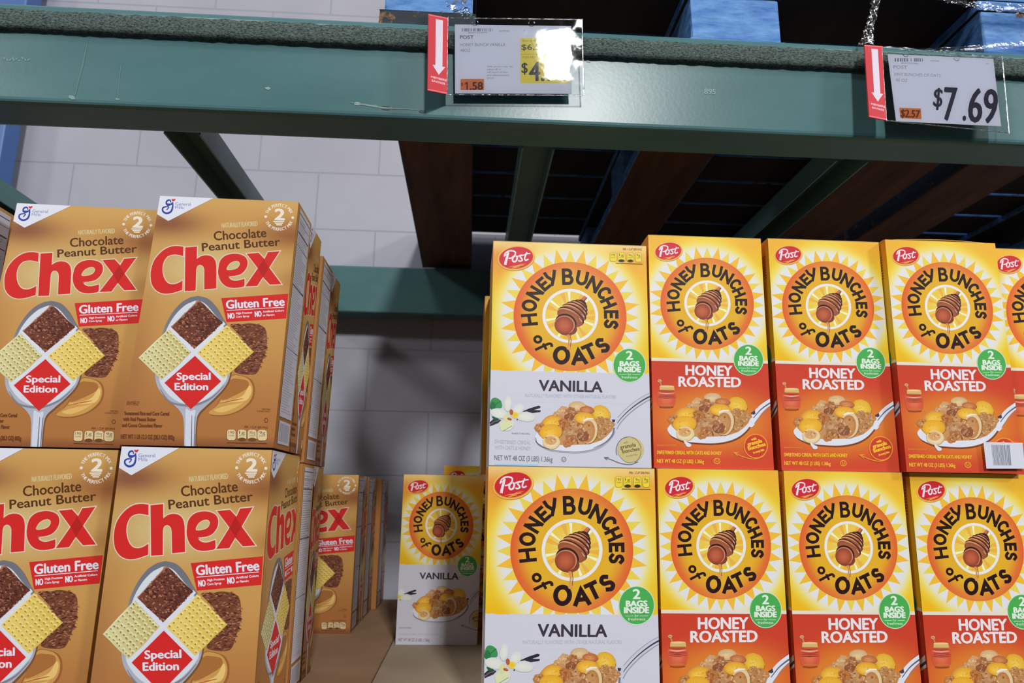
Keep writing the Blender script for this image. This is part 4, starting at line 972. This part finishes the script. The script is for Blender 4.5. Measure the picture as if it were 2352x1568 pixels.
def barcode(a, x0, x1, y0, y1, col, seed, n=26):
    q = random.Random(seed); x = x0
    while x < x1:
        w = q.choice((5, 7, 10)); a.grid(x, y0, min(x+w, x1), y1, 1, 1, col); x += w+q.choice((4, 5, 8, 18))
G1 = (120, 124, 142)

for q_ in (a1, a2_base := Art()):
    t_ = q_.T; q_.T = lambda x, y: (x, y); q_.grid(0, 0, 1, 1, 4, 4, (214, 218, 234)); q_.T = t_
barcode(a1, 565, 965, 252, 294, (112, 114, 134), 3); a1.text('88491235875', (645, 318), (890, 318), 16, G1); a1.text('0259586', (1045, 296), (1180, 296), 18, G1); a1.text('2', (1366, 292), (1378, 292), 16, G1)
a1.text('POST', (540, 390), (718, 390), 44, (100, 104, 122), bold=1); a1.text('HONEY BUNCH VANILLA', (545, 484), (1128, 482), 38, (138, 142, 160)); a1.text('48OZ', (545, 558), (676, 558), 38, (138, 142, 160))
for i, t in enumerate(('Sale price may be', 'taken off of', 'off each of the', 'pre-discounted', 'price')): a1.text(t, (892, 755+i*37), (892+(330, 180, 262, 278, 90)[i], 755+i*37), 20, (132, 136, 152))
a1.grid(1322, 380, 1950, 958, 1, 1, (226, 212, 92)); a1.grid(548, 906, 852, 1048, 1, 1, (214, 122, 78))
NUM = (74, 72, 88)
a1.text('REGULAR PRICE', (1350, 424), (1560, 424), 20, (130, 122, 60)); a1.text('$6.59', (1336, 532), (1640, 530), 70, (92, 88, 92), bold=2); a1.stroke([(1332, 590), (1800, 588)], 4, (150, 140, 70)); a1.text('YOU PAY', (1345, 640), (1520, 640), 26, (140, 130, 70))
a1.text('$', (1338, 828), (1412, 828), 130, NUM, bold=3); a1.text('4.74', (1438, 928), (1915, 926), 236, NUM, bold=7)
a1.text('$', (558, 992), (580, 992), 40, (96, 56, 44), bold=1); a1.text('.58', (672, 1042), (836, 1040), 94, (86, 54, 52), bold=5); a1.stroke([(600, 972), (634, 950)], 14, (86, 54, 52)); a1.stroke([(634, 946), (634, 1042)], 18, (86, 54, 52))
price_sign('clear sleeve price tag with a yellow price panel and glare, over the vanilla boxes', [(1029, 41), (1337, 45), (1341, 219), (1026, 217)], c1, [(984, 32), (1029, 41), (1027, 217), (982, 208)], a1, flag_art(0), -.042, -.0355, -.062, .0005)
c2 = [(2038.5, 124), (2281.5, 135), (2299.5, 290), (2058, 278.5)]
a2 = a2_base; a2.src(homography(c2, UNIT), 1568, 0, 3.0)
G2 = (128, 130, 150)
barcode(a2, 1460, 1660, 402, 426, G2, 5); a2.text('88491235882', (1505, 440), (1625, 444), 9, G2); a2.text('025958', (1706, 424), (1764, 427), 9, G2); a2.text('22', (2090, 442), (2110, 443), 9, G2)
a2.text('POST', (1452, 474), (1545, 478), 22, (140, 142, 160)); a2.text('HNY BUNCHES OF OATS', (1460, 524), (1775, 534), 20, (150, 152, 170)); a2.text('48 OZ', (1466, 564), (1548, 568), 20, (150, 152, 170))
a2.poly([(1492, 744), (1640, 750), (1644, 822), (1500, 814)], (214, 122, 62)); a2.text('$2.57', (1502, 806), (1630, 813), 50, (110, 60, 40), bold=3)
N2 = (50, 48, 66)
a2.text('$', (1724, 735), (1782, 740), 125, N2, bold=3); a2.text('7', (1795, 828), (1878, 832), 222, N2, bold=5); a2.text('.', (1926, 830), (1948, 832), 200, N2, bold=2); a2.text('69', (1966, 838), (2158, 850), 226, N2, bold=6)
price_sign('clear sleeve price tag reading $7.69, tilted on the beam at right', [(2025, 108), (2302, 131), (2318, 305), (2036, 277)], c2, [(1985, 103), (2026, 106), (2036, 277), (1996, 269)], a2, flag_art(0), -.0405, -.047, -.056)

# ------------------------------------------------------------------ cereal cartons
CHEXM = plain('brown_carton', (172, 118, 62), .45, 0, .35)
OATM = plain('yellow_carton', (232, 172, 50), .45, 0, .35)
WHITEM = plain('white_carton', (206, 206, 216), .45, 0, .35)
FLAPM = plain('carton_edge', (206, 176, 120), .6)
def carton(label, group, quad, D, mat, front=None, side=None, left=None, flap=None, name='cereal_box'):
    """quad = front bottom-left, bottom-right, top-right, top-left (world)"""
    q = [np.array(p, float) for p in quad]; o = (q[0]+q[1])/2
    n = np.cross(q[1]-q[0], q[3]-q[0]); n /= np.linalg.norm(n); n[2] = 0; n /= np.linalg.norm(n)
    f = [p-o for p in q]; b = [p-n*D for p in f]; b = [b[0], b[1], b[2], b[3]]
    bm = bmesh.new(); F = [bm.verts.new(p) for p in f]; B = [bm.verts.new(p) for p in b]
    bm.faces.new(F); bm.faces.new(list(reversed(B)))
    for i in range(4): bm.faces.new((F[(i+1) % 4], F[i], B[i], B[(i+1) % 4]))
    bmesh.ops.recalc_face_normals(bm, faces=bm.faces)
    bmesh.ops.bevel(bm, geom=list(bm.edges), offset=.0011, segments=2, affect='EDGES', profile=.5)
    r = bm_obj(name, bm, mat, loc=tuple(o)); tag(r, label, 'cereal box', group)
    inset = lambda Q: Q
    if front: link_mesh('front_panel', front.mesh('front_panel', f, PRINT, .00015), r)
    if side: link_mesh('side_panel', side.mesh('side_panel', [f[1], b[1], b[2], f[2]], PRINT, .00015), r)
    if left: link_mesh('side_panel', left.mesh('side_panel', [b[0], f[0], f[3], b[3]], PRINT, .00015), r)
    if flap is not None:
        bm = bmesh.new(); ex = f[2]-f[3]; N = 14
        top = []; 
        for i in range(N+1):
            t = i/N; h = flap*math.sin(math.pi*t)
            for k in (0, .35, .8):
                top.append(bm.verts.new(f[3]+ex*t-n*D*k*.98+np.array([0, 0, .0006+h*(1-abs(k-.35))])+n*(.0003 if k == 0 else 0)-n*(.004 if flap > .003 and k == 0 else 0)))
        for i in range(N):
            for k in range(2): a = i*3+k; bm.faces.new((top[a], top[a+1], top[a+4], top[a+3]))
        bmesh.ops.recalc_face_normals(bm, faces=bm.faces)
        bmesh.ops.solidify(bm, geom=list(bm.faces), thickness=.0006)
        bm_obj('top_flap', bm, FLAPM, r, smooth=True)
    return r
def rect(x0, x1, z0, z1, y, yaw=0):
    d = math.tan(yaw)*(x1-x0); return [(x0, y, z0), (x1, y+d, z0), (x1, y+d, z1), (x0, y, z1)]
def copy_thing(o, loc, label, rz=0):
    c = o.copy(); COL.objects.link(c); c.location = loc; c.rotation_euler.z = rz; c['label'] = label
    for ch in list(o.children):
        k = ch.copy(); COL.objects.link(k); k.parent = c; k.matrix_parent_inverse = ch.matrix_parent_inverse.copy()
    return c
CX = chex_art().remap(lambda u: u); NU = nutrition_art(CX); SD = CX.remap(lambda u: u*1.18+.02)
GC = 'brown chocolate peanut butter cereal boxes on the shelf'
DC = .17; FZ = -.3384
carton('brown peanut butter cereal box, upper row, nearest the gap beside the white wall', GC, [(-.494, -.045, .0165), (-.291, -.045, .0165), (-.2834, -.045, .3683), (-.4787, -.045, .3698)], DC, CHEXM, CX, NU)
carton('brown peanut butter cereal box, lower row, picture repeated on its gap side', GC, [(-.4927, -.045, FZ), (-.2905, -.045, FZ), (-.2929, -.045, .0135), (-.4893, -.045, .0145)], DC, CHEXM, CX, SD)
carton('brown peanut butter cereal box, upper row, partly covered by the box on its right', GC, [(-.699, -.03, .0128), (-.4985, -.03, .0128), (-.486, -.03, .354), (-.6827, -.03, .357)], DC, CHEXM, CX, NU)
carton('brown peanut butter cereal box, lower row, cut off by the picture edge at left', GC, [(-.7045, -.03, FZ), (-.5045, -.03, FZ), (-.4998, -.03, .0105), (-.6995, -.03, .0105)], DC, CHEXM, CX, None)
carton('brown cereal box at far left showing only its white nutrition side', GC, [(-.920, -.065, .0128), (-.719, -.065, .0128), (-.717, -.065, .357), (-.917, -.065, .357)], DC, CHEXM, CX, NU)
carton('brown cereal box below the leftmost one of the upper row', GC, [(-.925, -.05, FZ), (-.722, -.05, FZ), (-.722, -.05, .0105), (-.922, -.05, .0105)], DC, CHEXM)
carton('brown cereal box directly behind the upper brown box nearest the gap', GC, [(-.488, .134, .0045), (-.288, .134, .0045), (-.2805, .134, .3465), (-.4805, .134, .3465)], DC, CHEXM, None, NU)
carton('brown cereal box directly behind the lower brown box nearest the gap', GC, [(-.490, .135, FZ), (-.289, .135, FZ), (-.289, .135, .0035), (-.489, .135, .0035)], DC, CHEXM, None, NU)
for y, x1, lb in ((.66, -.276, 'brown cereal box deep in the gap, foremost of three, half its front showing'), (.836, -.275, 'brown cereal box deep in the gap, middle one of three in shadow'), (1.01, -.262, 'brown cereal box deep in the gap, rearmost of three, close to the wall')):
    carton(lb, GC, rect(x1-.2, x1, FZ, .0008, y), DC, CHEXM, CX if y < .7 else None, NU)

VA = vanilla_art().remap(lambda u: u); VT = vanilla_art(True).remap(lambda u: u); RA = roasted_art().remap(lambda u: u); SV = oats_side_art(False); SR = oats_side_art(True)
GV = 'white and yellow vanilla cereal boxes'; DV = .145
carton('white and yellow vanilla cereal box standing on top of another one', GV, rect(0, .234, 0, .335, 0), DV, OATM, VA, None, SV, 0.0)
carton('white and yellow vanilla cereal box under another one, beside the gap', GV, rect(-.0005, .2383, -.3375, -.0012, 0), DV, OATM, VA, None, SV, 0.0)
carton('vanilla cereal box second from the front behind the upper vanilla box', GV, rect(.004, .236, 0, .333, .15), DV, OATM, None, None, SV)
carton('vanilla cereal box third from the front, its edge peeking past the upper vanilla box', GV, rect(-.0055, .22, 0, .333, .305), DV, OATM, None, None, SV)
carton('vanilla cereal box second from the front behind the lower vanilla box', GV, rect(.004, .236, -.3375, -.001, .15), DV, OATM, None, None, SV)
carton('vanilla cereal box third from the front behind the lower vanilla box', GV, rect(.018, .236, -.3375, -.001, .305), DV, OATM, None, None, SV)
carton('tall narrow vanilla cereal box standing alone deep in the gap', GV, [(-.1658, .53, -.3374), (-.0015, .53, -.3374), (.0052, .53, .0), (-.1634, .53, .0)], .13, OATM, VT, None, SV, 0.0)
carton('orange topped cereal box hidden behind the tall narrow vanilla box', GV, rect(-.085, .085, -.3374, .027, .70), .13, OATM, RA)

GR = 'red and yellow honey roasted cereal boxes'; DR = .145
WR, HR = .1774, .3546
r0 = carton('red and yellow honey roasted box on top, next to the upper vanilla box', GR, rect(.2389, .2389+WR, .0006, .0006+HR, .0053), DR, OATM, RA, None, SR, 0.0)
def at(x, y, z): return (x+WR/2, y, z)
rs = []
for x, y, z, yaw, lb in [
    (.4266, .0028, .0006, 0, 'red and yellow honey roasted box on top, second from the upper vanilla box'),
    (.7895, .012, .0006, 0, 'red and yellow honey roasted box on top, cut off by the picture edge at right'),
    (.2425, 0, -.3552, 0, 'red and yellow honey roasted box in the bottom row next to the lower vanilla box'),
    (.4280, 0, -.3552, 0, 'red and yellow honey roasted box in the bottom row, second from the lower vanilla box'),
    (.6165, 0, -.3552, 0, 'red and yellow honey roasted box in the bottom row, third from the lower vanilla box'),
    (.8050, .004, -.3552, 0, 'red and yellow honey roasted box in the bottom row at the picture edge')]:
    rs.append(copy_thing(r0, at(x, y, z), lb, yaw))
r3 = carton('red and yellow honey roasted box on top with a white barcode sticker', GR, rect(.6062, .6062+WR, .0006, .0006+HR, -.0114), DR, OATM, RA, None, SR, .006)
st = Art(); 
cq = [(2255, 1015), (2352, 1017), (2352, 1077), (2262, 1077)]
o3 = np.array(r3.location); sq = [np.array(P3(x, y, -.0136))-o3 for x, y in ((2262, 1076), (2350, 1076), (2345, 1017), (2255, 1015))]
st.T = lambda x, y: (x, y); st.grid(0, 0, 1, 1, 1, 1, (214, 218, 230)); q = random.Random(8); x = .19
while x < .66:
    w = q.choice((.012, .02, .03)); st.grid(x, .12, min(x+w, .66), .9, 1, 1, (132, 136, 152)); x += w+q.choice((.008, .014))
so = link_mesh('sticker', st.mesh('sticker', sq, PAPER, .0035), r3); so['label'] = 'white barcode sticker'
